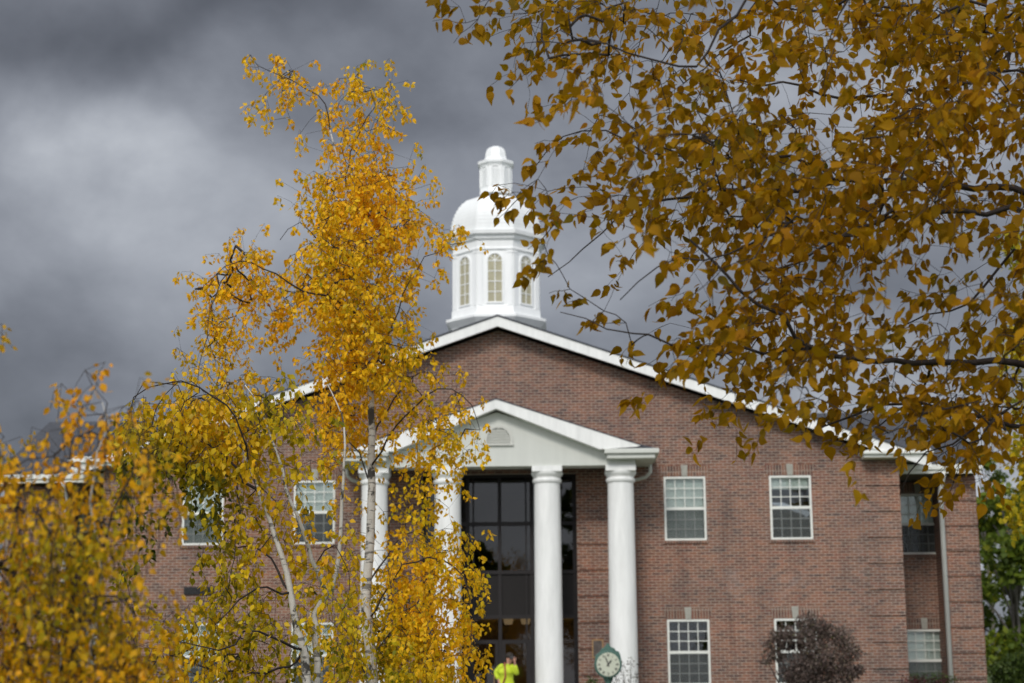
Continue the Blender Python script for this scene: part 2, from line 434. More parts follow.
# roof of the gable
mb = MB()
for s in (-1, 1):
    a = (0, ZP + .002); c_ = (s * XE, ZP - SL * XE)
    mb.prism([(a[0], a[1] + .0), (c_[0], c_[1]), (c_[0], c_[1] + .045), (a[0], a[1] + .045)][::s], 45.53, 62.4)
roof = mb.build('roof', M['shingle'], college)
mb = MB()
for s in (-1, 1):
    mb.prism([(0, ZP), (s * XE, ZP - SL * XE), (s * XE, ZP - SL * XE - RB), (0, ZP - RB)][::s], 45.55, 45.60)
mb.build('rake_board', M['white'], college)
mb = MB()
for s in (-1, 1):
    mb.prism([(0, ZP - RB + .12), (s * (XE - .03), ZP - SL * XE - RB + .13), (s * (XE - .03), ZP - SL * XE - RB + .08), (0, ZP - RB + .06)][::s], 45.602, 45.998)
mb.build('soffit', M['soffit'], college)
# eave returns at both gable feet
r0 = P(862, 451, 45.5); r1 = P(862, 456.6, 45.5)
for s in (-1, 1):
    mb = MB(); x0, x1 = sorted((s * r0.x, s * (XE + .06))); h = r0.z - r1.z
    x0b, x1b = sorted((s * (r0.x + .05), s * (XE - .02)))
    mb.box(x0, x1, 45.46, 45.99, r1.z + h * .45, r0.z); mb.box(x0b, x1b, 45.54, 45.99, r1.z - .02, r1.z + h * .45 - .002)
    mb.prism([(s * r0.x, r0.z), (s * (XE + .03), r0.z), (s * (XE), r0.z + .09), (s * (r0.x + .35), r0.z + .09)][::s], 45.61, 45.98)
    # side gutter running back
    xa, xb = sorted((s * (XE - .05), s * (XE + .08)))
    mb.box(xa, xb, 46.0, 62.3, r1.z + h * .3, r0.z)
    xa, xb = sorted((s * W, s * (XE - .052)))
    mb.box(xa, xb, 46.0, 62.3, r1.z + .02, r1.z + .06)
    mb.build('eave_return', M['trim'], college, bevel=.012)

# ---- windows
def window(x, z, y, up, low, lintel=True, ww=None, label=None):
    ww = ww or WW; h = WH; x0, x1 = x - ww / 2, x + ww / 2; t = .052
    mb = MB()
    mb.box(x0, x0 + t, y - .015, y + .08, z, z + h); mb.box(x1 - t, x1, y - .015, y + .08, z, z + h)
    mb.box(x0 + t, x1 - t, y - .012, y + .08, z + h - t, z + h); mb.box(x0 + t, x1 - t, y - .012, y + .08, z, z + t * .9)
    wn = mb.build('window', M['trim'], college)
    if label: wn['label'] = label
    xi0, xi1, zi0, zi1 = x0 + t, x1 - t, z + t * .9, z + h - t; zm = (zi0 + zi1) / 2
    mb = MB(); mb.box(xi0, xi1, y + .012, y + .06, zm - .036, zm + .036)
    mw = .011
    for k in (1, 2, 3):
        xm = xi0 + (xi1 - xi0) * k / 4
        mb.box(xm - mw, xm + mw, y + .03, y + .045, zm + .037, zi1 - .001); mb.box(xm - mw, xm + mw, y + .045, y + .06, zi0 + .001, zm - .037)
    for k in (1, 2):
        for a, c_, yy in ((zm + .036, zi1, .0302), (zi0, zm - .036, .0452)):
            zz = a + (c_ - a) * k / 3; mb.box(xi0 + .001, xi1 - .001, y + yy, y + yy + .0144, zz - mw, zz + mw)
    mb.build('sash', M['trim'], wn)
    mb = MB(); mb.box(xi0 - .01, xi1 + .01, y + .064, y + .068, zi0 - .01, zi1 + .01); mb.build('pane', M['glass'], wn)
    if low != 'none':
        mb = MB(); mb.box(xi0 + .002, xi1 - .002, y + .018, y + .020, zi0 + .002, zm - .038); mb.build('insect_screen', M['screen'], wn)
    # blind: horizontal slats from the head down
    drop = {'full': 1.0, 'half': .5, 'quarter': .17, 'none': 0.0}[up]
    if drop:
        mb = MB(); zb = zi1 - (zi1 - zi0) * drop; zz = zi1 - .02
        while zz > zb:
            mb.box(xi0 + .01, xi1 - .01, y + .115, y + .118, zz - .021, zz + .021, None); zz -= .0445
        mb.box(xi0 + .01, xi1 - .01, y + .105, y + .13, zb - .03, zb - .005)
        mb.build('blind', M['blind'], wn)
    mb = MB(); mb.box(x0 - .04, x1 + .04, y - .035, y - .002, z - .075, z - .003); mb.build('sill', M['soldier'], wn)
    if lintel:
        k0 = .075; a = x0 - .12; c_ = x1 + .12; zt = z + h + .29
        mb = MB(); mb.prism([(a + .09, z + h + .004), (x - k0, z + h + .004), (x - k0 * 1.25, zt), (a, zt)], y - .012, y - .001)
        mb.prism([(x + k0, z + h + .004), (c_ - .09, z + h + .004), (c_, zt), (x + k0 * 1.25, zt)], y - .012, y - .001)
        mb.build('lintel', M['soldier'], wn)
        mb = MB(); mb.prism([(x - k0 + .004, z + h + .006), (x + k0 - .004, z + h + .006), (x + k0 * 1.22, zt + .02), (x - k0 * 1.22, zt + .02)], y - .03, y - .0015)
        mb.build('keystone', M['stone'], wn, bevel=.008)
    return wn
window(-XR1, ZU, YF, 'half', 'scr', label='upper window with pale blind over the top sash')
window(XL2, ZU, YF, 'full', 'scr')
window(XR1, ZU, YF, 'full', 'scr', label='upper window with its pale blind drawn right down')
window(XR2, ZU, YF, 'quarter', 'scr', label='upper window with its blind nearly all the way up')
window(-XR1, ZL, YF, 'half', 'scr')
window(XL2, ZL, YF, 'half', 'scr')
window(XR1, ZL, YF, 'none', 'scr'); window(XR2, ZL, YF, 'none', 'scr')

# louvred vent on the left
v0 = P(184, 587, YF); v1 = P(214, 594.5, YF); mb = MB()
mb.box(v0.x, v1.x, YF - .02, YF - .003, v1.z, v0.z)
for k in range(5):
    zz = v1.z + (v0.z - v1.z) * (k + .5) / 5; mb.box(v0.x + .02, v1.x - .02, YF - .045, YF - .021, zz - .012, zz + .008)
mb.build('vent', M['black'], college)
# plaque by the entrance
p0 = P(592, 639.5, YF - .03); p1 = P(603.5, 658, YF - .03); mb = MB(); q = .03
mb.box(p0.x, p1.x, YF - .05, YF - .031, p0.z - q, p0.z); mb.box(p0.x, p1.x, YF - .05, YF - .031, p1.z, p1.z + q)
mb.box(p0.x, p0.x + q, YF - .05, YF - .031, p1.z + q, p0.z - q); mb.box(p1.x - q, p1.x, YF - .05, YF - .031, p1.z + q, p0.z - q)
pl = mb.build('plaque_frame', M['brass'], college)
mb = MB(); mb.box(p0.x + q, p1.x - q, YF - .042, YF - .031, p1.z + q, p0.z - q); mb.build('plaque', M['bronze'], pl)

# ---- glass entrance wall
mxs = [-GX, P(466, 560, YF + .3).x, 0.0, P(532, 560, YF + .3).x, GX]
mxs[1] = -mxs[3]
def gz(py): return P(500, py, YF + .3).z
tz = [GZ, gz(524), gz(572.5), gz(617)]
fr = MB(); t = .045; yA, yB = YF + .20, YF + .30
for i, x in enumerate(mxs):
    d = t if i not in (0, 4) else t * 1.2
    x = x + (d if i == 0 else -d if i == 4 else 0)
    fr.box(x - d, x + d, yA, yB, FLOOR, GZ - .002)
fr.box(mxs[3] - .17, mxs[3] - .13, yA + .01, yB, FLOOR, GZ - .01); fr.box(-mxs[3] + .13, -mxs[3] + .17, yA + .01, yB, FLOOR, GZ - .01)
for z in tz: fr.box(-GX + .01, GX - .01, yA - .012, yB - .02, z - .05 - (.03 if z == GZ else 0), z + (.045 if z != GZ else -.001))
fr.box(-GX + .01, GX - .01, yA - .01, yB - .02, FLOOR, FLOOR + .12)
entr = fr.build('entrance_glazing', M['mullion'], college)
mb = MB(); mb.box(-GX, GX, YF + .262, YF + .267, FLOOR, GZ); mb.build('glass_wall', M['lobby_glass'], entr)
mb = MB(); mb.box(-GX + .02, GX - .02, YF + .235, YF + .255, tz[3] + .04, tz[2] - .05); mb.build('spandrel', M['spandrel'], entr)
dz = gz(640)
for s in (-1, 1):
    mb = MB(); x0, x1 = sorted((s * .05, s * (mxs[3] - .05)))
    f = .085
    mb.box(x0, x0 + f, yA - .03, yA + .03, FLOOR + .13, dz); mb.box(x1 - f, x1, yA - .03, yA + .03, FLOOR + .13, dz)
    mb.box(x0 + f, x1 - f, yA - .028, yA + .03, dz - .1, dz); mb.box(x0 + f, x1 - f, yA - .028, yA + .03, FLOOR + .13, FLOOR + .35)
    dr = mb.build('door', M['mullion'], college)
    hx = s * .16; mb = MB(); mb.tube([(hx, yA - .03, FLOOR + .85), (hx, yA - .08, FLOOR + .87), (hx, yA - .08, FLOOR + 1.25), (hx, yA - .03, FLOOR + 1.27)], .012, 6)
    mb.build('handle', M['brass'], dr)
# lobby behind the glass
mb = MB()
mb.box(-GX - .3, GX + .3, YF + .31, 54, FLOOR - .2, FLOOR - .003)
mb.box(-GX - .3, GX + .3, 53.8, 54, FLOOR, GZ + .3)
mb.box(-GX - .5, -GX - .3, YF + .31, 54, FLOOR, GZ + .3); mb.box(GX + .3, GX + .5, YF + .31, 54, FLOOR, GZ + .3)
mb.box(-GX - .3, GX + .3, YF + .31, 54, GZ + .12, GZ + .3)
mb.build('lobby_shell', M['inner'], college)
mb = MB(); mb.box(-GX - .29, GX + .29, YF + .32, 53.7, tz[3] + .1, tz[2] - .1); mb.build('lobby_ceiling', M['inner_light'], college)
for x in (.15, .62):
    mb = MB(); mb.lathe(x, 48.4, [(.10, tz[3] - .12), (.13, tz[3] - .02), (.13, tz[3] + .098)], 16); mb.build('ceiling_lamp', M['lamp'], college)
for x in (-1.2, 1.2):
    ld = bpy.data.lights.new('lobby_lamp', 'POINT'); ld.energy = 30; ld.color = (1, .85, .6); ld.shadow_soft_size = .15
    lo = bpy.data.objects.new('lobby_lamp', ld); COL.objects.link(lo); lo.location = (x, 49.5, tz[3] - .5)
mb = MB(); z0 = gz(561); mb.box(P(525, 550, 49).x, P(532, 550, 49).x, 48.98, 49.0, P(500, 562, 49).z, P(500, 545, 49).z); mb.build('notice_board', M['poster'], college)

# ---- portico
YC, YP = 44.75, 44.42
px_out = P(622, 560, YC).x; px_in = P(548, 560, YC).x
pb_z = P(600, 465.2, YP).z                               # underside of the entablature
ptop = P(498, 399.5, YP - .3).z
pr = P(640.5, 445.4, YP - .3); PS = (ptop - pr.z) / pr.x
ct = P(640, 448.2, YP - .35); cb_ = P(640, 456.6, YP - .35)
CX = P(659.2, 450, YP - .35).x; CI = P(604.5, 450, YP - .35).x
mb = MB()
wx = P(607, 466, YP).x - .02; OX = px_out + .38
zp_in = ptop - .28
mb.prism([(-OX, pb_z), (OX, pb_z), (OX, ct.z - .05), (CI, ct.z - .05), (CI, zp_in - PS * CI), (0, zp_in), (-CI, zp_in - PS * CI), (-CI, ct.z - .05), (-OX, ct.z - .05)], YP, YP + .62)
for s in (-1, 1):
    a, c_ = sorted((s * (OX - .62), s * OX)); mb.box(a, c_, YP + .622, YF - .04, pb_z, ct.z - .12)
ped = mb.build('pediment', M['cream'], college)
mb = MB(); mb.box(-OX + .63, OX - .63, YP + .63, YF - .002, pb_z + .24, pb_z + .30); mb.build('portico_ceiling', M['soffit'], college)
mb = MB(); RBp = .23
for s in (-1, 1):
    e = pr.x
    mb.prism([(0, ptop), (s * e, ptop - PS * e), (s * (e - .1), ptop - PS * e - .03), (s * (CI - .02), ct.z + .0), (s * (CI - .12), ct.z - .005), (0, ptop - RBp)][::s], YP - .3, YP - .001)
mb.build('portico_rake', M['white'], college)
mb = MB()
for s in (-1, 1):
    e = CX
    mb.prism([(0, ptop + .004), (s * pr.x, ptop - PS * pr.x + .004), (s * pr.x, ptop - PS * pr.x + .03), (0, ptop + .04)][::s], YP - .31, YP - .002)
    mb.prism([(0, ptop + .004), (s * (CX - .02), ptop - PS * (CX - .02) + .004), (s * (CX - .02), ptop - PS * CX + .03), (0, ptop + .04)][::s], YP, YF - .003)
    # little hipped shingle fillet above each return
    mb.prism([(s * CI, ct.z + .004), (s * (CX - .05), ct.z + .004), (s * (pr.x + .02), ct.z + .11), (s * (CI + .2), ct.z + .13)][::s], YP - .27, YP - .01)
mb.build('portico_roof', M['shingle'], college)
for s in (-1, 1):
    mb = MB(); h = ct.z - cb_.z
    x0, x1 = sorted((s * CI, s * CX)); mb.box(x0, x1, YP - .35, YP - .002, cb_.z + h * .42, ct.z)
    x0, x1 = sorted((s * (CI + .06), s * (CX - .1))); mb.box(x0, x1, YP - .28, YP - .003, cb_.z - .03, cb_.z + h * .42 - .002)
    x0, x1 = sorted((s * (OX + .002), s * CX)); mb.box(x0, x1, YP, YF - .01, cb_.z + h * .42, ct.z)
    x0, x1 = sorted((s * (OX + .002), s * (CX - .1))); mb.box(x0, x1, YP, YF - .012, cb_.z - .03, cb_.z + h * .42 - .002)
    cr = mb.build('cornice', M['cream'], college, bevel=.02)
    mb = MB(); xd = s * (CX - .16)
    mb.tube([(xd, YF - .5, cb_.z - .02), (xd, YF - .45, cb_.z - .22), (xd - s * .12, YF - .36, cb_.z - .34), (xd - s * .5, YF - .2, cb_.z - .42), (xd - s * .62, YF - .1, cb_.z - .5), (xd - s * .62, YF - .1, .3)], .045, 8)
    mb.build('downspout', M['cream'], college, smooth=True)
# lunette louvre
lz = P(498, 443.7, YP).z; lr = (P(512.5, 440, YP).x - P(484.5, 440, YP).x) / 2; lh = P(498, 425.5, YP).z - lz - lr
def arch(r, up, n=20): return [(r, 0)] + [(r * math.cos(a), up + r * math.sin(a)) for a in np.linspace(0, math.pi, n)] + [(-r, 0)]
mb = MB(); o_, i_ = arch(lr, lh), arch(lr - .06, lh)
lx = P(498.7, 440, YP).x
for k in range(len(o_) - 1):
    mb.prism([(lx + i_[k][0], lz + i_[k][1]), (lx + o_[k][0], lz + o_[k][1]), (lx + o_[k + 1][0], lz + o_[k + 1][1]), (lx + i_[k + 1][0], lz + i_[k + 1][1])], YP - .05, YP - .002)
mb.box(lx - lr - .02, lx + lr + .02, YP - .06, YP - .002, lz - .05, lz - .002)
zz = lz + .02
while zz < lz + lh + lr - .1:
    dzr = max(0, zz + .03 - lz - lh); hw = math.sqrt(max(0.001, (lr - .07) ** 2 - dzr ** 2))
    mb.box(lx - hw, lx + hw, -.02, .004, -.028, .028, Matrix.Translation((0, YP - .022, zz + .03)) @ Matrix.Rotation(.35, 4, 'X')); zz += .07
mb.build('lunette_vent', M['louver'], college)

ca = P(622, 464.4, YC)
rs = (P(561, 490, YC).x - P(535.2, 490, YC).x) / 2
for x in (-px_out, -px_in, px_in, px_out):
    mb = MB(); zt = pb_z - .004; prof = []
    zs_ = P(622, 480.5, YC).z; r = rs
    mb.lathe(x, YC, [(r * 1.12, FLOOR + .20), (r * 1.10, FLOOR + .3), (r * 1.04, FLOOR + .36)] +
             [(r * (1.07 - .07 * (k / 10) ** 1.6), FLOOR + .36 + (zs_ - FLOOR - .42) * k / 10) for k in range(11)] + [(r, zt - .02)], 40)
    co = mb.build('column', M['white'], college, smooth=True)
    mb = MB()
    mb.lathe(x, YC, [(r * 1.001, zs_ - .06), (r * 1.09, zs_ - .05), (r * 1.13, zs_ - .015), (r * 1.13, zs_ + .015), (r * 1.09, zs_ + .05), (r * 1.002, zs_ + .06)], 40, cap=False)
    mb.lathe(x, YC, [(r * 1.001, zt - .33), (r * 1.03, zt - .30), (r * 1.05, zt - .27), (r * 1.2, zt - .2), (r * 1.24, zt - .14)], 40)
    mb.box(x - r * 1.16, x + r * 1.16, YC - r * 1.16, YC + r * 1.16, zt - .138, zt)
    mb.build('capital', M['white'], co)
    mb = MB(); mb.box(x - r * 1.35, x + r * 1.35, YC - r * 1.35, YC + r * 1.35, FLOOR + .001, FLOOR + .1)
    mb.lathe(x, YC, [(r * 1.3, FLOOR + .102), (r * 1.33, FLOOR + .15), (r * 1.2, FLOOR + .199)], 40); mb.build('base', M['white'], co)
mb = MB(); mb.box(-px_out - .9, px_out + .9, 43.7, YF - .001, -.2, FLOOR)
for k in range(4): mb.box(-2.6, 2.6, 43.7 - .32 * (k + 1), 43.699 - .32 * k, -.2, FLOOR - .15 * (k + 1))
mb.build('portico_floor', M['concrete'], college)

# ---- wings
YW, YB, YE = 48.8, 47.45, 46.9
bx0, bx1 = P(943.5, 500, YB).x, P(976.3, 500, YB).x
e0 = P(950, 464.6, YE).z; e1 = P(950, 473.3, YE).z; EX = P(982.5, 468, YE).x
wux = (P(901, 552, YW).x + P(939.7, 552, YW).x) / 2
wzu = P(920, 554.2, YW).z; wzl = P(926, 629.5, YW).z - WH
ridge_z = P(60, 423.5, 51.6).z
bx1_, EX_ = bx1, EX
for s in (-1, 1):
    bx1, EX = (bx1_ + .75, EX_ + .75) if s < 0 else (bx1_, EX_)
    mb = MB(); w0, w1 = sorted((s * (W + .001), s * (bx0 + .0)))
    hs = [(s * wux - WW / 2, s * wux + WW / 2, wzu, wzu + WH), (s * wux - WW / 2, s * wux + WW / 2, wzl, wzl + WH)]
    wall_panel([w0, w1], [-.3, e1 - .01], hs, YW, YW + .3, mb=mb)
    a, c_ = sorted((s * (bx0), s * bx1)); mb.box(a, c_, YB, YW + .5, -.3, e1 - .01)
    a, c_ = sorted((s * (bx1 - .3), s * (bx1))); mb.box(a, c_, YW + .502, 56, -.3, e1 - .01)
    a, c_ = sorted((s * W, s * (bx1 - .302))); mb.box(a, c_, 55.7, 56, -.3, e1 - .01)
    # gable end
    mb.build('wing_wall', M['brick'], college)
    mb = MB()
    M90 = Matrix.Translation((s * (bx1 - .3), 0, 0)) @ Matrix.Rotation(math.pi / 2, 4, 'Z')
    mb.prism([(YB + .1, e1), (56, e1), (51.6, ridge_z - .12)], 0 if s < 0 else -.3, .3 if s < 0 else 0, M90)
    mb.build('wing_gable', M['brick'], college)
    a, c_ = sorted((s * bx0, s * (bx1 + .002))); strip(a, c_, YB, -.2, e1 - .08, name='wing_strip', depth=.03)
    for zz, bl in ((wzu, 'half'), (wzl, 'full' if s > 0 else 'half')): window(s * wux, zz, YW, bl, 'scr', lintel=True)
    # eave, fascia and gutter
    mb = MB(); a, c_ = sorted((s * (W + .004), s * EX)); h = e0 - e1
    mb.box(a, c_, YE - .05, YE + .08, e1 + h * .42, e0); a2, c2 = sorted((s * (W + .004), s * (EX - .05)))
    mb.box(a2, c2, YE, YE + .08, e1, e1 + h * .42 - .002)
    mb.build('wing_eave', M['trim'], college, bevel=.01)
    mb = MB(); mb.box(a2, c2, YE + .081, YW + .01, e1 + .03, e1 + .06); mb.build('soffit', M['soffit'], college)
    mb = MB(); xi, xo = s * (W - 4.5), s * (EX + .02)
    YBk = 51.6 + (51.6 - YE)
    for ya, yb in ((YE - .02, 51.6), (YBk, 51.6)):
        za, zb = e0 + .004, ridge_z
        vs = [mb.bm.verts.new(q) for q in ((xi, ya, za), (xo, ya, za), (xo, yb, zb), (xi, yb, zb), (xi, ya, za + .05), (xo, ya, za + .05), (xo, yb, zb + .05), (xi, yb, zb + .05))]
        for f in ((0, 3, 2, 1), (4, 5, 6, 7), (0, 1, 5, 4), (1, 2, 6, 5), (2, 3, 7, 6), (3, 0, 4, 7)): mb._f([vs[i] for i in f])
    mb.build('wing_roof', M['shingle'], college)
    mb = MB()
    xd = s * P(939.8, 483, YB - .05).x
    mb.tube([(xd, YE + .05, e1 + .05), (xd, YE + .06, e1 - .1), (xd, YB - .07, e1 - .4), (xd, YB - .07, .1)], .065, 8)
    mb.build('downspout', M['white'], college, smooth=True)

# ---- cupola (octagonal)
CY = 51.0
cxp = P(496.5, 280, CY).x
def cr_(px): return px * CY / F_PX / math.cos(PITCH) * .985
def cz(py): return P(496, py, CY - .5).z
def czt(py): return P(496, py, CY).z
def czf(py): return P(496, py, CY - 1.15).z
R8 = 1 / math.cos(math.pi / 8)
def octa(mb, prof, cap=True): mb.lathe(cxp, CY, [(cr_(a) * R8, z) for a, z in prof], 8, math.pi / 8, cap=cap)
mb = MB()
octa(mb, [(44.5, ZP - 2.2), (44.5, cz(329)), (46.5, cz(327)), (50.3, cz(323)), (50.3, cz(320.5)), (44.9, cz(318.5)), (44.5, cz(311.5)), (42.9, cz(310.5)), (42.9, cz(256.5)),
          (44.4, cz(255.5)), (44.4, cz(254)), (43.4, cz(253)), (43.8, cz(247)), (46.0, cz(245)), (46.6, cz(242)), (49.6, cz(241)), (50.2, cz(237.5)), (46.0, cz(236))])
drum = mb.build('cupola_drum', M['cupola'], college)
fac = 2 * cr_(42.9) * math.tan(math.pi / 8)
wz0, wz1 = czf(302.6), czf(254.6)
for k in range(8):
    Mx = Matrix.Translation((cxp, CY, 0)) @ Matrix.Rotation(k * math.pi / 4, 4, 'Z')
    ap = cr_(42.95)
    # corner pilasters with little caps
    mb = MB()
    for sg in (-1, 1):
        x0, x1 = sorted((sg * (fac / 2 - .02), sg * (fac / 2 - .15)))
        mb.box(x0, x1, -ap - .028, -ap + .01, cz(310.4), cz(259), Mx); mb.box(x0 - .012, x1 + .012, -ap - .04, -ap + .01, cz(259) + .001, cz(256.6), Mx)
    hw = .205; up = wz1 - wz0 - hw
    oa, ia = arch(hw + .045, up), arch(hw, up)
    for j in range(len(oa) - 1):
        mb.prism([(ia[j][0], wz0 + ia[j][1]), (oa[j][0], wz0 + oa[j][1]), (oa[j + 1][0], wz0 + oa[j + 1][1]), (ia[j + 1][0], wz0 + ia[j + 1][1])], -ap - .035, -ap + .01, Mx)
    mb.box(-hw - .045, hw + .045, -ap - .036, -ap + .01, wz0 - .04, wz0 - .001, Mx)
    # muntins
    mb.box(-.012, .012, -ap - .016, -ap - .006, wz0, wz0 + up + hw - .01, Mx)
    for q in range(0, 5): zq = wz0 + up * (q + 0.0) / 4 + (.0); mb.box(-hw, hw, -ap - .0165, -ap - .0065, zq - .011, zq + .011, Mx)
    for an in (45, 135):
        a_ = math.radians(an); mb.box(.0, hw, -ap - .0155, -ap - .0055, -.009, .009, Mx @ Matrix.Translation((0, 0, wz0 + up)) @ Matrix.Rotation(-a_, 4, 'Y'))
    aw = mb.build('arched_window', M['cupola'], drum)
    mb = MB(); mb.prism([(x, wz0 + z) for x, z in arch(hw, up)], -ap - .005, -ap + .003, Mx)
    o = mb.build('arched_pane', M['tan'], drum)
# dome with lapped courses
mb = MB(); zb, ztp = cz(236.2), cz(195); N = 11; prof = []
for k in range(N):
    def rr(t): return 17 + (45.3 - 17) * math.sqrt(max(0, 1 - t ** 2.0)) if t < 1 else 17
    t0, t1 = k / N, (k + 1) / N
    z0 = zb + (ztp - zb) * t0; z1 = zb + (ztp - zb) * t1
    prof += [(rr(t0) + .0, z0), (rr(t1) + 1.1, z1 - .005)]
prof.append((16, ztp))
octa(mb, prof); dome = mb.build('dome', M['cupola'], college)
mb = MB()
octa(mb, [(16.6, czt(196)), (16.2, czt(193)), (15.7, czt(191)), (15.6, czt(169.5)), (16.4, czt(168.5)), (16.6, czt(167.5)), (18.2, czt(166.5)), (18.4, czt(164.2)), (17.0, czt(163.2)),
          (13.4, czt(161.8)), (11.2, czt(160.4)), (10.6, czt(158)), (10.4, czt(155.5)), (9.8, czt(153)), (8.8, czt(150.6)), (7.0, czt(148.6)), (4.4, czt(147.3)), (1.2, czt(146.8))])
lan = mb.build('lantern', M['cupola'], college)
fl = 2 * cr_(15.65) * math.tan(math.pi / 8)
mb = MB()
for k in range(8):
    Mx = Matrix.Translation((cxp, CY, 0)) @ Matrix.Rotation(k * math.pi / 4, 4, 'Z'); ap = cr_(15.65)
    hw = fl * .27; z0 = czt(189); up = czt(173) - z0
    oa, ia = arch(hw + .022, up, 12), arch(hw, up, 12)
    for j in range(len(oa) - 1):
        mb.prism([(ia[j][0], z0 + ia[j][1]), (oa[j][0], z0 + oa[j][1]), (oa[j + 1][0], z0 + oa[j + 1][1]), (ia[j + 1][0], z0 + ia[j + 1][1])], -ap - .03, -ap + .01, Mx)
    zz = z0
    while zz < z0 + up: mb.box(-hw, hw, -ap - .014, -ap + .005, zz, zz + .03, Mx); zz += .05
mb.build('louver_panel', M['cupola'], lan)

# ------------------------------------------------------------------ leaves and trees
LEAF_BIRCH = np.array([(0, 0, 0), (-.36, .30, .07), (.36, .30, .07), (-.30, .58, .06), (.30, .58, .06), (0, 1.0, -.06), (0, .33, 0)], float)
LEAF_F = [(0, 6, 1), (0, 2, 6), (1, 6, 3), (2, 4, 6), (3, 6, 5), (4, 5, 6)]
LEAF_BIG = np.array([(0, 0, 0), (-.20, .05, .03), (.20, .05, .03), (-.37, .26, .08), (.37, .26, .08), (-.33, .52, .08), (.33, .52, .08), (-.15, .78, .03), (.15, .78, .03), (0, 1.04, -.10), (0, .3, 0), (0, .62, -.01)], float)
LEAF_BF = [(0, 10, 1), (0, 2, 10), (1, 10, 3), (2, 4, 10), (3, 10, 5), (4, 6, 10), (5, 10, 11), (6, 11, 10), (5, 11, 7), (6, 8, 11), (7, 11, 9), (8, 9, 11)]
def leaves_mesh(name, pos, dirs, size, tone, value, mat_, parent, rng, big=False):
    """pos (n,3) world, dirs (n,3) leaf axis, size (n)"""
    T, F = (LEAF_BIG, LEAF_BF) if big else (LEAF_BIRCH, LEAF_F)
    n = len(pos); y = dirs / np.linalg.norm(dirs, axis=1, keepdims=True)
    r = rng.normal(size=(n, 3)); x = np.cross(y, r); x /= np.linalg.norm(x, axis=1, keepdims=True); z = np.cross(x, y)
    k = len(T); fold = rng.uniform(-.3, 1.8, (n, 1)); wid = rng.uniform(.75, 1.1, (n, 1))
    curl = rng.normal(0, .22, (n, 1))
    tz = T[:, 2][None, :] * fold + curl * (T[:, 1][None, :] ** 2)
    V = pos[:, None, :] + size[:, None, None] * (x[:, None, :] * (T[:, 0][None, :, None] * wid[:, :, None]) + y[:, None, :] * T[:, 1][None, :, None] + z[:, None, :] * tz[:, :, None])
    off = np.zeros(3); q = parent
    while q is not None: off += np.array(q.location); q = q.parent
    V = (V - off).reshape(-1, 3)
    Fa = np.array(F); idx = (np.arange(n)[:, None, None] * k + Fa[None]).reshape(-1)
    me = bpy.data.meshes.new(name); nf = n * len(F)
    me.vertices.add(len(V)); me.vertices.foreach_set('co', V.ravel().astype(np.float32))
    me.loops.add(nf * 3); me.loops.foreach_set('vertex_index', idx.astype(np.int32))
    me.polygons.add(nf); me.polygons.foreach_set('loop_start', np.arange(0, nf * 3, 3, dtype=np.int32))
    me.update(calc_edges=True); me.polygons.foreach_set('use_smooth', [True] * nf)
    for an, arr in (('tone', tone), ('value', value)):
        at = me.attributes.new(an, 'FLOAT', 'POINT'); at.data.foreach_set('value', np.repeat(arr, k).astype(np.float32))
    return link(name, me, mat_, parent)

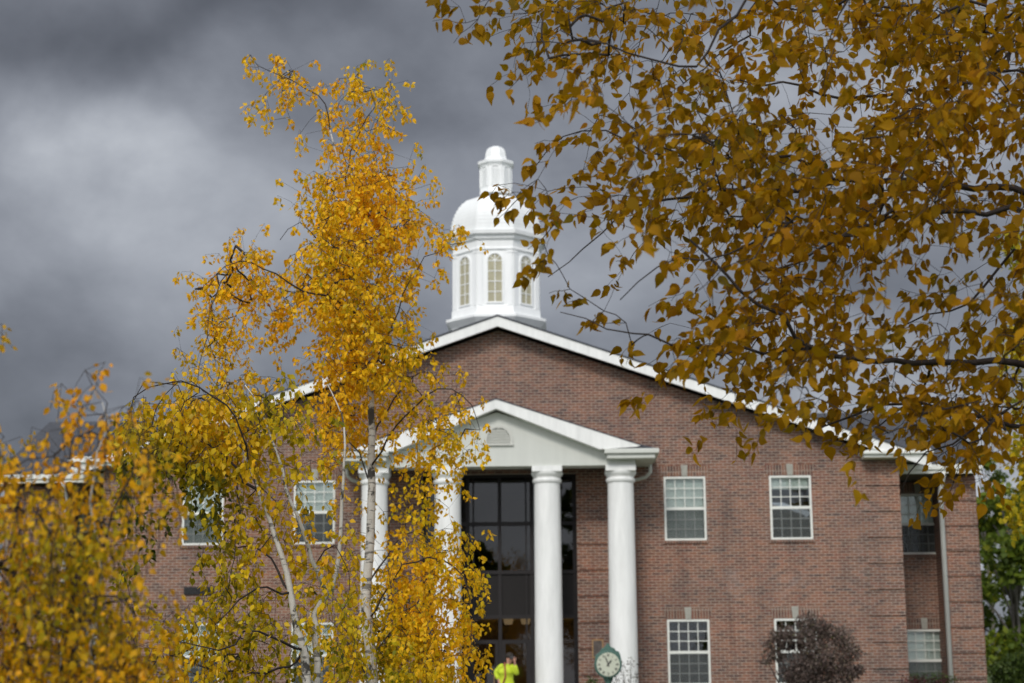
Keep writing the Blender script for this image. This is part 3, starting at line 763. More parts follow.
class Tree:
    def __init__(s, rng): s.p = []; s.par = []; s.n = []; s.rng = rng; s.r0 = []; s.tips = []; s.twigs = []
    def add(s, p, par, r=None): s.p.append(np.array(p, float)); s.par.append(par); s.r0.append(r); return len(s.p) - 1
    def limb(s, pts, r0, r1, par=None, sub=.12, wob=.012):
        """a hand laid limb; par = index of the node it leaves or nearest node"""
        pts = [np.array(p, float) for p in pts]; out = []
        if par is None and s.p:
            A = np.array(s.p); par = int(np.argmin(((A - pts[0]) ** 2).sum(1))); pts = [s.p[par]] + pts if np.linalg.norm(s.p[par] - pts[0]) > .02 else pts
        L = [0]
        for a, c in zip(pts, pts[1:]): L.append(L[-1] + np.linalg.norm(c - a))
        N = max(2, int(L[-1] / sub))
        # Catmull-Rom through points
        q = [2 * pts[0] - pts[1]] + pts + [2 * pts[-1] - pts[-2]]
        last = par if par is not None else -1
        for i in range(N + 1):
            t = i / N * L[-1]; k = max(j for j in range(len(pts) - 1) if L[j] <= t + 1e-9); uu = (t - L[k]) / max(1e-6, L[k + 1] - L[k])
            a, b_, c, d = q[k], q[k + 1], q[k + 2], q[k + 3]
            pp = .5 * ((2 * b_) + (c - a) * uu + (2 * a - 5 * b_ + 4 * c - d) * uu ** 2 + (3 * b_ - a - 3 * c + d) * uu ** 3)
            if 0 < i < N: pp = pp + s.rng.normal(0, wob, 3)
            if i == 0 and par is not None: continue
            last = s.add(pp, last, r0 + (r1 - r0) * i / N); out.append(last)
        s.twigs.append((par, out)); return out
    def grow(s, targets, seg=.14, sag=.12, up=.25, wob=.03):
        """connect every target to the nearest point of the tree already grown"""
        T = np.array(targets); P_ = np.array(s.p)
        d = np.full(len(T), 1e9); nn = np.zeros(len(T), int)
        for i0 in range(0, len(P_), 256):
            D = ((T[:, None, :] - P_[None, i0:i0 + 256]) ** 2).sum(2); j = D.argmin(1); dd = D[np.arange(len(T)), j]; m = dd < d
            d[m] = dd[m]; nn[m] = j[m] + i0
        done = np.zeros(len(T), bool)
        for _ in range(len(T)):
            dm = np.where(done, 1e9, d); i = int(dm.argmin()); done[i] = True
            t = T[i]; a = s.p[nn[i]]; L = np.linalg.norm(t - a); N = max(1, int(L / seg)); last = int(nn[i]); ids = []
            mid = (a + t) / 2 + np.array([0, 0, up * L * .5]) + s.rng.normal(0, .06 * L, 3)
            new = []
            for k in range(1, N + 1):
                uu = k / N; pp = (1 - uu) ** 2 * a + 2 * uu * (1 - uu) * mid + uu ** 2 * t + (s.rng.normal(0, wob * min(1, L), 3) if k < N else 0)
                last = s.add(pp, last); ids.append(last); new.append(pp)
            s.twigs.append((int(nn[i]), ids)); s.tips.append((last, t, a))
            A = np.array(new); D = ((T[:, None, :] - A[None]) ** 2).sum(2); j = D.argmin(1); dd = D[np.arange(len(T)), j]; m = dd < d
            d[m] = dd[m]; nn[m] = np.array(ids)[j[m]]
    def radii(s, rtip=.0016, ex=.46):
        n = len(s.p); cnt = np.zeros(n)
        for t in s.tips: cnt[t[0]] += 1
        for i in range(n - 1, -1, -1):
            if s.par[i] >= 0: cnt[s.par[i]] += cnt[i]
        s.rad = [s.r0[i] if s.r0[i] is not None else rtip * max(1, cnt[i]) ** ex for i in range(n)]
    def wood(s, mb, sel, n=5):
        for par, ids in s.twigs:
            if not ids or not sel(par, ids): continue
            pts = ([s.p[par]] if par is not None and par >= 0 else []) + [s.p[i] for i in ids]
            rr = ([min(s.rad[ids[0]] * 1.1, s.rad[par])] if par is not None and par >= 0 else []) + [s.rad[i] for i in ids]
            mb.tube(pts, rr, n)

def from_grid(rows, x0, y0, st, sty, leaf_px, per, rng, depth, jit=1.0):
    """coverage grid (0-9) -> cluster points; depth(px,py) gives (Y mean, spread)"""
    out = []
    for r, row in enumerate(rows):
        for c, ch in enumerate(row.replace(' ', '')):
            cv = int(ch) * .105
            if cv <= 0: continue
            n = -math.log(max(.04, 1 - min(.955, cv))) * st * sty / leaf_px / per
            n = int(n) + (rng.random() < n - int(n))
            for _ in range(n):
                px = x0 + (c + rng.random()) * st; py = y0 + (r + rng.random()) * sty
                Ym, sp = depth(px, py); out.append((px, py, Ym + rng.normal(0, sp)))
    return out

def dress(tree, rng, per, length, droop, size, spread, tone_fn, val=(.8, 1.15), sweep=None, hang=1.3):
    pos, dirs, sz, tone, value = [], [], [], [], []
    for last, t, a in tree.tips:
        L = length * rng.uniform(.5, 1.4); d0 = t - a; nrm = np.linalg.norm(d0); d0 = d0 / nrm if nrm > 1e-4 else np.array([0, 0, -1.])
        if sweep is not None: d0 = d0 * .5 + np.array(sweep)
        d = d0 * (1 - droop) + np.array([0, 0, -1.]) * droop + rng.normal(0, .25, 3); d /= np.linalg.norm(d)
        k = max(2, int(per * rng.uniform(.6, 1.4))); lp = t; ids = []; lastn = last; steps = 3
        path = [t]
        for q in range(1, steps + 1):
            d = d + np.array([0, 0, -.25 * droop]); d /= np.linalg.norm(d)
            lp = lp + d * L / steps + rng.normal(0, L * .04, 3); path.append(lp); lastn = tree.add(lp, lastn); ids.append(lastn)
        tree.twigs.append((last, ids)); tree.rad += [min(tree.rad[last], .0016), .0013, .0010]
        path = np.array(path); tn = tone_fn(t) + rng.normal(0, .05)
        for q in range(k):
            f = (q + rng.random()) / k * steps; i0 = min(steps - 1, int(f)); pp = path[i0] + (path[i0 + 1] - path[i0]) * (f - i0)
            side = rng.normal(0, 1, 3); side -= d * side.dot(d); side /= np.linalg.norm(side) + 1e-6
            pp = pp + side * spread * rng.uniform(.2, 1.0)
            dd = side * .6 + d * .35 + np.array([0, 0, -1.]) * rng.uniform(.1, hang) + rng.normal(0, .3, 3)
            pos.append(pp); dirs.append(dd); sz.append(size * rng.uniform(.62, 1.2)); tone.append(tn + rng.normal(0, .13)); value.append(rng.uniform(*val))
    return np.array(pos), np.array(dirs), np.array(sz), np.clip(tone, 0, 1), np.array(value)

LM = dict(
    gold=leaf_mat('gold_leaf', [(0, (.22, .24, .010)), (.22, (.50, .38, .008)), (.45, (.84, .53, .010)), (.75, (.88, .48, .008)), (1, (.74, .30, .008))], .46),
    olive=leaf_mat('yellow_green_leaf', [(0, (.045, .065, .008)), (.25, (.16, .16, .012)), (.5, (.60, .44, .010)), (.8, (.82, .50, .010)), (1, (.74, .36, .010))], .44),
    amber=leaf_mat('amber_leaf', [(0, (.24, .24, .010)), (.3, (.58, .40, .010)), (.6, (.86, .45, .010)), (1, (.90, .38, .015))], .46),
    mustard=leaf_mat('mustard_leaf', [(0, (.17, .14, .003)), (.3, (.38, .215, .002)), (.7, (.47, .225, .002)), (.97, (.48, .20, .003)), (1, (.60, .38, .10))], .55, .75),
    maple=leaf_mat('maple_green', [(0, (.035, .065, .012)), (.5, (.12, .17, .018)), (.8, (.21, .24, .020)), (1, (.38, .33, .02))], .42),
    yellow=leaf_mat('maple_yellow', [(0, (.18, .22, .015)), (.5, (.55, .42, .015)), (1, (.70, .45, .012))], .4),
    purple=leaf_mat('purple_leaf', [(0, (.035, .028, .024)), (.45, (.12, .082, .072)), (.8, (.17, .135, .11)), (1, (.12, .12, .04))], .2),
    hedge=leaf_mat('hedge_leaf', [(0, (.02, .035, .008)), (.5, (.05, .085, .015)), (1, (.09, .12, .02))], .25),
    redhedge=leaf_mat('barberry_leaf', [(0, (.03, .01, .012)), (.6, (.085, .022, .03)), (1, (.10, .03, .03))], .2),
)

def finish(tree, root, rng, L, leafmat, white_r=.018, big=False, trunk_mat='birch', name='foliage'):
    pos, dirs, sz, tone, value = L
    mb = MB(); tree.wood(mb, lambda par, ids: tree.r0[ids[0]] is not None and tree.rad[ids[0]] >= white_r, 12); mb.build('trunk', M[trunk_mat], root, smooth=True)
    mb = MB(); tree.wood(mb, lambda par, ids: not (tree.r0[ids[0]] is not None and tree.rad[ids[0]] >= white_r), 4); mb.build('branches', M['bark'], root, smooth=True)
    leaves_mesh(name, pos, dirs, sz, tone, value, leafmat, root, rng, big)

# ---- tree A: the tall golden birch
def PX(l, Y): return [tuple(P(a, b_, Y + (c[0] if c else 0))) for a, b_, *c in l]
rng = np.random.default_rng(11)
YA = 15.5
T = Tree(rng)
base = P(374, 800, YA); base.z = -.1
T.limb([tuple(base)] + PX([(372, 683), (366, 600), (371, 520), (371, 430), (368, 350), (358, 270), (345, 190), (330, 130)], YA), .066, .006, sub=.15, wob=.006)
for l, r in (([(330, 130), (322, 100), (300, 84), (280, 76), (258, 66)], .008), ([(345, 190), (352, 150), (372, 110), (392, 88)], .008),
             ([(358, 270), (330, 250, .3), (300, 225, .4), (280, 240, .5)], .010), ([(364, 320), (335, 300, -.3), (300, 290, -.5), (260, 265, -.6), (230, 265, -.7), (205, 285, -.8)], .013),
             ([(230, 266, -.7), (212, 300, -.8), (202, 350, -.9), (195, 392, -.9)], .006), ([(366, 380), (340, 340, .3), (315, 300, .4), (300, 275, .5)], .012),
             ([(364, 300), (385, 260, .2), (400, 210, .4), (412, 190, .4)], .009), ([(369, 370), (395, 320, -.2), (415, 270, -.3), (440, 248, -.3), (462, 243, -.3)], .009),
             ([(371, 440), (400, 390, .2), (425, 370, .3), (440, 385, .3)], .010), ([(371, 470), (400, 420, -.2), (440, 390, -.3), (468, 400, -.4), (480, 430, -.4)], .010),
             ([(366, 590), (395, 545, .2), (420, 530, .3), (440, 560, .3)], .011), ([(368, 620), (400, 570, -.3), (440, 560, -.4), (465, 580, -.5), (478, 620, -.5)], .011),
             ([(370, 660), (400, 620, .3), (420, 600, .4)], .010), ([(371, 680), (345, 640, .2), (330, 620, .3)], .009), ([(371, 480), (345, 430, .3), (325, 400, .4)], .011),
             ([(366, 250), (368, 200, .2), (375, 150, .2)], .008)):
    T.limb(PX(l, YA), r, .003, sub=.12, wob=.012)
GA = ["0004510220000", "0001633661000", "0003104552000", "0000024652000", "0000014772100", "0000148995200", "0000059998300", "0021039998461", "0166269985210",
      "2677689977200", "1545679984000", "2753528996200", "3540138998100", "2453117996230", "4543138865351", "0000038745753", "0000016324663", "0000002113540",
      "0000001113310", "0000001124531", "0000001135763", "0000001146775", "0000012578864", "0000023689865", "0000025899975", "0000025899983"]
tg = from_grid(GA, 176, 56, 24, 24, 3.1, 11, rng, lambda x, y: (YA + (.55 if y > 390 and 350 < x < 390 else .05), .38 + .12 * (y > 200)))
tg = [t for t in tg if not (rng.random() < min(.62, (t[1] - 385) / 110) and 354 < t[0] < 386 and t[2] < YA + .05)]
T.grow([tuple(P(x, y - 3, Y)) for x, y, Y in tg], seg=.12, up=.3, wob=.02)
T.radii(.0011, .42)
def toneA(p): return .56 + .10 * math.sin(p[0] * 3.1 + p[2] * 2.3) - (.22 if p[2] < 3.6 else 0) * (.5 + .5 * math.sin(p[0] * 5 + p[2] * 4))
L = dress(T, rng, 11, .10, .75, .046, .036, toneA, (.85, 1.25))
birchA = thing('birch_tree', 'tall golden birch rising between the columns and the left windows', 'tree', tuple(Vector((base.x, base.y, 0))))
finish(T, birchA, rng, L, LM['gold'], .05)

# ---- tree B: leaning multi-stem birch in front of the left windows
rng = np.random.default_rng(12)
YBt = 11.5
T = Tree(rng)
base = P(312, 880, YBt); base.z = -.1
st0 = T.limb([tuple(base)] + PX([(306, 683), (297, 630), (291, 600), (282, 557), (266, 509), (250, 470), (238, 440), (224, 420)], YBt), .050, .005, sub=.12, wob=.004)
T.limb([tuple(base + Vector((.1, .1, 0)))] + PX([(317, 683, .3), (315, 610, .4), (326, 600, .4), (337, 575, .4), (341, 513, .4), (345, 446, .4), (340, 410, .5), (328, 385, .5)], YBt), .040, .003, par=-1, sub=.12, wob=.004)
for l, r in (([(338, 590, .4), (320, 580, .2), (306, 544, .1), (290, 495, 0), (266, 424, 0), (245, 385, 0)], .019), ([(288, 590), (270, 560, .2), (250, 545, .3), (225, 545, .4)], .012),
             ([(289, 597), (265, 585, -.2), (240, 600, -.3), (215, 625, -.3)], .010), ([(262, 500), (235, 470, .1), (205, 440, .2), (170, 425, .3), (140, 430, .3)], .012),
             ([(250, 470), (245, 440, -.2), (225, 405, -.3), (185, 385, -.4), (150, 388, -.5), (130, 410, -.5), (126, 430, -.5)], .008),
             ([(225, 405, -.3), (200, 386, -.2), (176, 384, -.2), (160, 400, -.2), (152, 425, -.2)], .004), ([(205, 388, -.3), (190, 395, -.3), (178, 418, -.3), (172, 440, -.3)], .004),
             ([(180, 386, -.3), (150, 378, -.3), (140, 388, -.3), (134, 400, -.3)], .0035),
             ([(170, 427, .3), (150, 450, .3), (135, 490, .2), (125, 530, .2)], .008), ([(300, 650), (280, 640, -.2), (250, 630, -.3), (220, 650, -.4), (170, 640, -.5)], .012),
             ([(235, 470, .1), (240, 510, 0), (235, 550, -.1), (228, 590, -.1)], .006), ([(300, 660), (260, 672, .2), (200, 665, .3), (140, 660, .4)], .010), ([(312, 570, .2), (330, 545, .1), (345, 560, 0), (350, 590, 0)], .006)):
    T.limb(PX(l, YBt), r, .0028, sub=.10, wob=.010)
GB = ["0024334100", "5899878410", "9999986410", "8999985221", "7538642310", "5315655310", "3202755422", "3103655554", "2003753453", "3225763343", "4457665443", "5667765554", "5666764444", "5666664444"]
tg = from_grid(GB, 120, 380, 24, 24, 7, 9, rng, lambda x, y: (YBt + .22, .30))
def onstem(x, y): return y > 470 and (abs(x - (248 + (y - 470) * .272)) < 13 or abs(x - 320) < 9)
tg = [t for t in tg if not (rng.random() < .6 and onstem(t[0], t[1]) and t[2] < YBt + .25)]
T.grow([tuple(P(x, y - 9, Y)) for x, y, Y in tg], seg=.12, up=.35)
T.radii(.0011, .40)
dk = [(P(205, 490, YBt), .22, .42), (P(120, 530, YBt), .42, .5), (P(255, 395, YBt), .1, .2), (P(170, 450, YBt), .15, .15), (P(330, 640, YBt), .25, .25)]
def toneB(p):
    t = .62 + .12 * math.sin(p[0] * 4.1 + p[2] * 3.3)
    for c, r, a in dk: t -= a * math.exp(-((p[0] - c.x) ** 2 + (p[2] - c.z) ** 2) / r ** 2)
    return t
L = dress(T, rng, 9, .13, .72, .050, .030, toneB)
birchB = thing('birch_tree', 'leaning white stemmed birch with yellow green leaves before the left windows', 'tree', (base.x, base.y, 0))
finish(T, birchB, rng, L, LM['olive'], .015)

# ---- tree C: young birch close on the left
rng = np.random.default_rng(13)
YCt = 5.4
T = Tree(rng)
base = P(70, 1100, YCt); base.z = -.1
T.limb([tuple(base)] + PX([(80, 760), (98, 600), (100, 560), (92, 500), (98, 450), (108, 425), (102, 402)], YCt), .020, .0012, sub=.08, wob=.003)
T.limb([tuple(base + Vector((-.1, .1, 0)))] + PX([(20, 760, .2), (10, 600, .2), (4, 520, .2), (-10, 465, .2)], YCt), .018, .0015, par=-1, sub=.08, wob=.003)
T.limb([tuple(base + Vector((.1, .15, 0)))] + PX([(130, 760, .3), (72, 560, .4), (65, 500, .4), (52, 470, .4), (60, 450, .4)], YCt), .014, .0012, par=-1, sub=.08, wob=.003)
for l, r in (([(98, 560), (120, 500), (140, 460), (145, 420), (138, 400)], .005), ([(90, 480), (60, 460), (30, 455), (10, 470)], .004), ([(98, 600), (140, 600), (165, 620), (180, 650)], .005),
             ([(20, 620, .2), (-20, 520, .2), (-70, 420, .2), (-70, 330, .2), (-40, 322, .2), (1, 338, .2)], .004), ([(98, 640), (60, 600), (40, 570)], .005), ([(98, 440), (108, 415), (100, 392), (92, 385)], .003)):
    T.limb(PX(l, YCt), r, .0015, sub=.07, wob=.006)
GC = ["0013120", "2025341", "7644543", "8755553", "7876743", "7867742", "7787620", "8878742", "7888863", "8878985", "8878986"]
tg = from_grid(GC, -30, 385, 30, 30, 10.5, 9, rng, lambda x, y: (YCt, .22))
tg += [(2, 334, YCt + .2), (-8, 336, YCt + .2), (105, 372, YCt), (85, 380, YCt)]
T.grow([tuple(P(x, y - 10, Y)) for x, y, Y in tg], seg=.08, up=.35)
T.radii(.0009, .40)
def toneC(p): return .55 + .28 * math.sin(p[0] * 6.1 + 1.0) * math.sin(p[2] * 5.3 + .6)
L = dress(T, rng, 9, .11, .72, .027, .022, toneC)
birchC = thing('birch_tree', 'nearest young birch with blurred amber leaves at the left edge', 'tree', (base.x, base.y, 0))
finish(T, birchC, rng, L, LM['amber'], .014)

# ---- tree D: big leaved birch overhanging from the right
rng = np.random.default_rng(14)
YD = 7.6
T = Tree(rng)
tb = P(1190, 900, YD + .6); base = Vector((tb.x, tb.y, -.1))
tr_top = Vector((base.x - .1, base.y - .3, 7.2))
trk = T.limb([tuple(base), (base.x + .03, base.y, 1.5), (base.x - .05, base.y - .1, 3.2), (base.x, base.y - .2, 5.0), tuple(tr_top)], .15, .05, sub=.25, wob=.01)
D_limbs = (
    ([(1120, 400), (1022, 366), (937, 362), (878, 362, -.2), (810, 349, -.3), (789, 319, -.4), (746, 294, -.4), (716, 268, -.4), (690, 240, -.4)], .024, .005),
    ([(810, 349, -.3), (770, 352, -.3), (720, 350, -.4), (680, 345, -.4), (638, 333, -.5), (599, 324, -.5), (560, 312, -.5)], .009, .002),
    ([(1100, 230), (1024, 190, .2), (956, 188, .3), (905, 181, .3), (839, 185, .3), (799, 192, .3), (737, 188, .3), (690, 195, .3), (640, 205, .3), (600, 235, .2), (548, 277, .2)], .022, .002),
    ([(1110, 250), (1024, 214, -.3), (920, 214, -.4), (860, 230, -.4), (800, 262, -.5), (740, 300, -.5)], .017, .003),
    ([(1090, 160), (1022, 40, .5), (1000, 74, .5), (960, 84, .5), (920, 92, .5), (846, 97, .5), (790, 84, .5), (740, 80, .5)], .020, .004),
    ([(1100, 330), (1022, 255, .4), (985, 285, .4), (946, 311, .4), (895, 328, .4), (850, 345, .3)], .013, .003),
    ([(1120, 460), (1022, 425, .1), (960, 415, .1), (891, 402, 0), (840, 420, 0), (790, 440, 0)], .015, .003),
    ([(1000, 420, .1), (950, 440, 0), (915, 465, 0), (900, 495, 0)], .008, .002),
    ([(1120, 0), (980, -60, -.3), (860, -50, -.4), (760, -10, -.5), (691, 70, -.5), (658, 55, -.5), (610, 45, -.5), (560, 30, -.5)], .020, .003),
    ([(760, -10, -.5), (690, -50, -.5), (600, -55, -.6), (520, -45, -.6), (470, -30, -.6), (440, -8, -.6)], .010, .003),
    ([(860, -50, -.4), (840, 20, -.5), (828, 60, -.6), (822, 90, -.6)], .006, .002),
    ([(839, 185, .3), (800, 160, .2), (740, 158, .1), (691, 157, .1), (640, 150, .1), (600, 128, .1), (560, 138, .1), (533, 170, .1)], .009, .002),
    ([(740, 188, .3), (690, 165, .4), (640, 130, .4), (600, 115, .4)], .006, .002),
    ([(900, 205, -.4), (850, 240, -.5), (800, 215, -.6), (760, 240, -.6), (700, 262, -.6), (660, 262, -.6), (620, 300, -.6)], .008, .002),
    ([(1120, 100), (1060, -40, -1.2), (980, -160, -1.8), (880, -220, -2.2), (760, -260, -2.6)], .025, .005),
    ([(1130, 80), (1100, -160, -.5), (1000, -260, -.6), (900, -280, -.8), (740, -220, -.9), (640, -160, -1)], .025, .005),
    ([(905, 181, .3), (880, 210, .2), (850, 250, .1), (830, 300, 0)], .006, .002),
    ([(937, 362), (915, 395, .2), (870, 430, .3), (850, 445, .3)], .007, .002),
)
for l, r0, r1 in D_limbs:
    T.limb(PX(l, YD), r0, r1, sub=.10, wob=.010)
GD = ["02378886578888999889","00466764567676999989","00255567755555688978","00044434576534789889","00013567888838999868","00023456888877897446","01122588889888888565","00032457778888877656","00020034677667654478","00001112467773222567","00000113457865445676","00000013887887666766","00000001567776555666","00000000454656788876","00000000023227478875","00000000000103127521","00000000000000015400"]
tg = from_grid(GD, 446, -2, 31, 29.5, 27, 7, rng, lambda x, y: (YD + (.5 if y < 60 else 0), .62))
tg += [(x_ + 14, y_ - 2, YD - .3) for x_, y_ in ((436, 6), (446, 14), (452, 30), (464, 26), (474, 8), (486, 4), (514, 20), (510, 50), (512, 80), (516, 100), (534, 168), (524, 186), (532, 196), (512, 200), (500, 199),
        (494, 203), (540, 232), (528, 246), (522, 268), (534, 262), (556, 296), (572, 306), (590, 318), (612, 330), (618, 352), (640, 405), (628, 400), (690, 445), (745, 445), (612, 270), (600, 250))]
# crown above and beyond the frame, which shades what hangs below
up_ = []
for _ in range(620):
    px = rng.uniform(520, 1400); py = rng.uniform(-430, -5); up_.append((px, py, rng.uniform(5.4, 9.6)))
for _ in range(260):
    up_.append((rng.uniform(1040, 1400), rng.uniform(0, 500), rng.uniform(6.4, 9.4)))
T.grow([tuple(P(x, y - 5, Y)) for x, y, Y in tg + up_], seg=.05, up=.15, wob=.008)
T.radii(.0010, .38)
def toneD(p): return .5 + .12 * math.sin(p[0] * 3.1) * math.sin(p[2] * 4.3)
L = dress(T, rng, 7, .14, .34, .057, .026, toneD, (.62, 1.2), (-.75, -.1, -.12), .8)
# a few special twigs that cross the cupola
birchD = thing('birch_tree', 'large overhanging tree with dark mustard leaves filling the upper right', 'tree', (base.x, base.y, 0))
finish(T, birchD, rng, L, LM['mustard'], .04, big=True, trunk_mat='greybark')

# ------------------------------------------------------------------ bushy crowns (background trees, shrubs)
def crown(name, root, blobs, n, leaf, mat_, rng, big=False, shell=.55):
    pos, tone = [], []
    vol = np.array([b_[3] * b_[4] * b_[5] for b_ in blobs]) ** .75; vol /= vol.sum()
    for b_, f in zip(blobs, vol):
        k = int(n * f); d = rng.normal(size=(k, 3)); d /= np.linalg.norm(d, axis=1, keepdims=True)
        lump = 1 + .16 * np.sin(d[:, 0] * 7 + b_[0]) * np.sin(d[:, 2] * 8 + b_[2]) + .10 * np.sin(d[:, 1] * 13 + d[:, 0] * 9)
        r = (shell + (1 - shell) * rng.random(k) ** .6) * lump
        pos.append(np.array(b_[:3]) + d * r[:, None] * np.array(b_[3:6])); tone.append(np.full(k, rng.uniform(.3, .65)))
    pos = np.concatenate(pos); tone = np.clip(np.concatenate(tone) + rng.normal(0, .16, len(pos)), 0, 1)
    dirs = rng.normal(size=pos.shape) * .8 + np.array([0, -.2, -.6])
    return leaves_mesh(name, pos, dirs, leaf * rng.uniform(.6, 1.3, len(pos)), tone, rng.uniform(.75, 1.2, len(pos)), mat_, root, rng, big)

def leafy_tree(label, x, y, h, rad, mat_, seed, nb=26, n=9000, leaf=.28, trunk_r=.22, low=.25, group=None, cat='tree', name='maple_tree'):
    rng = np.random.default_rng(seed); z0 = ground_z(x, y)
    root = thing(name, label, cat, (x, y, z0), group)
    mb = MB(); mb.tube([(x, y, z0 - .2), (x + .05, y, z0 + h * .25), (x - .05, y, z0 + h * .55), (x, y, z0 + h * .8)], [trunk_r, trunk_r * .8, trunk_r * .55, trunk_r * .25], 10)
    mb.build('trunk', M['greybark'], root, smooth=True)
    blobs = []; mb = MB()
    for k in range(nb):
        a = rng.uniform(0, 2 * math.pi); t = rng.uniform(low, .97); rr = rad * math.sqrt(max(.04, 1 - ((t - .5) / .55) ** 2)) * rng.uniform(.35, .85)
        c = (x + rr * math.cos(a), y + rr * math.sin(a), z0 + h * t); s_ = rad * rng.uniform(.22, .42)
        blobs.append((*c, s_, s_, s_ * .75)); zt = z0 + h * max(.2, t - .25)
        mb.tube([(x, y, zt), ((x + c[0]) / 2, (y + c[1]) / 2, (zt + c[2]) / 2 + .2), c], [trunk_r * .35, trunk_r * .2, trunk_r * .06], 5)
    mb.build('limbs', M['greybark'], root, smooth=True)
    crown('foliage', root, blobs, n, leaf, mat_, rng)
    return root
GRP = 'trees beyond the right end of the building'
x = P(1010, 560, 70).x
leafy_tree('dense green tree just past the right end of the building', P(1012, 560, 68).x, 68, 8.6, 2.5, LM['maple'], 21, 24, 6500, .26, group=GRP)
leafy_tree('yellow leaved tree at the right edge in front of the green tree', P(1085, 400, 30).x, 30, 9.5, 1.7, LM['yellow'], 22, 26, 7000, .13, .14, .42, group=GRP)
leafy_tree('dark green tree far behind the right edge', P(1075, 560, 80).x, 80, 10.5, 3.4, LM['maple'], 23, 22, 5500, .30, group=GRP)
leafy_tree('thin green tree seen beside the wing roof', P(988, 560, 84).x, 84, 11.5, 1.5, LM['maple'], 24, 10, 1600, .26, .14, .5, group=GRP)

for q, (tx, ty, th, tr_) in enumerate(((-11, -27, 15, 4.2), (-3.6, -25, 11.0, 3.0), (4.2, -26, 15.5, 4.5), (14, -30, 14, 4.5), (-22, -30, 15, 5))):
    leafy_tree(('broad', 'low', 'tall', 'spreading', 'wide')[q] + ' tree across the lawn reflected in the entrance glass', tx, ty, th, tr_, LM['maple'], 50 + q, 22, 2600, .6, group='trees across the lawn facing the college')
# purple-leaved ornamental tree in front of the right windows
rng = np.random.default_rng(31); Yp = 42.0
c0 = P(812, 760, Yp); root = thing('ornamental_tree', 'purple brown leaved small tree under the right hand upper window', 'tree', (c0.x, Yp, 0))
mb = MB()
blobs = []
for px, py, r in ((808, 622, 13), (822, 628, 14), (812, 634, 17), (786, 636, 15), (838, 638, 18), (776, 650, 14), (850, 652, 14), (767, 660, 8), (815, 655, 24), (800, 672, 22), (832, 672, 24), (852, 672, 12), (812, 690, 30), (775, 636, 8), (768, 643, 6), (860, 668, 7)):
    c = P(px, py, Yp + rng.uniform(-.25, .25)); rr = r / 41.5; blobs.append((c.x, c.y, c.z, rr, rr * .9, rr * .8))
    mb.tube([(c0.x, Yp, .3), ((c0.x + c.x) / 2 + rng.uniform(-.1, .1), Yp, (c.z + .6) / 2), tuple(c)], [.05, .03, .008], 5)
mb.tube([(c0.x, Yp, -.1), (c0.x, Yp, .5)], [.08, .05], 8)
mb.build('trunk', M['bark'], root, smooth=True)
crown('foliage', root, blobs, 13000, .060, LM['purple'], rng, shell=.15)
# barberry hedge by the wing
rng = np.random.default_rng(32); Yh = 45.5
for nm, lab, px0, px1, pyt, mt in (('hedge', 'low dark red hedge at the foot of the right downspout', 903, 952, 674, 'redhedge'), ('shrub', 'small green shrub topping out behind the dark red hedge', 908, 960, 670.5, 'hedge')):
    a, c_ = P(px0, pyt, Yh), P(px1, pyt, Yh); yy = Yh + (.55 if mt == 'hedge' else 0)
    root = thing(nm, lab, 'hedge' if nm == 'hedge' else 'shrub', ((a.x + c_.x) / 2, yy, 0))
    bl = [(a.x + (c_.x - a.x) * t, yy, a.z - .45, .3, .3, .42) for t in np.linspace(.12, .88, 5)] + [(a.x + (c_.x - a.x) * t, yy, a.z - 1.1, .35, .35, .7) for t in np.linspace(.12, .88, 5)]
    mb = MB()
    for q in bl[:5]: mb.tube([(q[0], yy, -.1), (q[0] + .03, yy, q[2])], [.02, .008], 5)
    mb.build('stems', M['bark'], root); crown('foliage', root, bl, 6000, .05, LM[mt], rng, shell=.5)
# round shrub far right edge and small shrubs by the clock
rng = np.random.default_rng(33)
c = P(1014, 668, 60); root = thing('shrub', 'rounded dark green shrub on the lawn at the right edge', 'shrub', (c.x, 60, ground_z(c.x, 60)))
mb = MB(); mb.tube([(c.x, 60, ground_z(0, 60) - .1), (c.x, 60, c.z)], [.05, .02], 6); mb.build('stems', M['bark'], root)
crown('foliage', root, [(c.x, 60, c.z - .2, .75, .7, .7), (c.x + .7, 60, c.z - .1, .8, .7, .8), (c.x - .25, 60, c.z - .7, .6, .6, .7)], 7000, .10, LM['hedge'], rng)
c = P(627, 690, 41.5); root = thing('shrub', 'spindly bare topped shrub beside the clock', 'shrub', (c.x, 41.5, 0))
mb = MB(); tips = []
for k in range(26):
    t = P(rng.uniform(612, 643), rng.uniform(662, 684), 41.5 + rng.uniform(-.3, .3)); mb.tube([(c.x + rng.normal(0, .05), 41.5, -.05), ((c.x + t.x) / 2, 41.5, t.z * .55), tuple(t)], [.010, .007, .004], 4); tips.append(t)
mb.build('stems', M['bark'], root)
ps = np.array([tuple(t) for t in tips for _ in range(6)]) + rng.normal(0, .05, (len(tips) * 6, 3))
leaves_mesh('foliage', ps, rng.normal(size=ps.shape), np.full(len(ps), .05), rng.random(len(ps)), np.full(len(ps), .9), LM['purple'], root, rng)
c = P(591, 690, 43); root = thing('shrub', 'small round shrub beneath the wall plaque', 'shrub', (c.x, 43, 0))
mb = MB(); mb.tube([(c.x, 43, -.05), (c.x, 43, .9)], [.02, .01], 5); mb.build('stems', M['bark'], root)
zt = P(591, 678, 43).z; crown('foliage', root, [(c.x, 43, zt - .25, .22, .2, .25), (c.x, 43, zt - .7, .3, .28, .4), (c.x, 43, zt - 1.2, .3, .28, .5)], 2500, .05, LM['hedge'], rng)

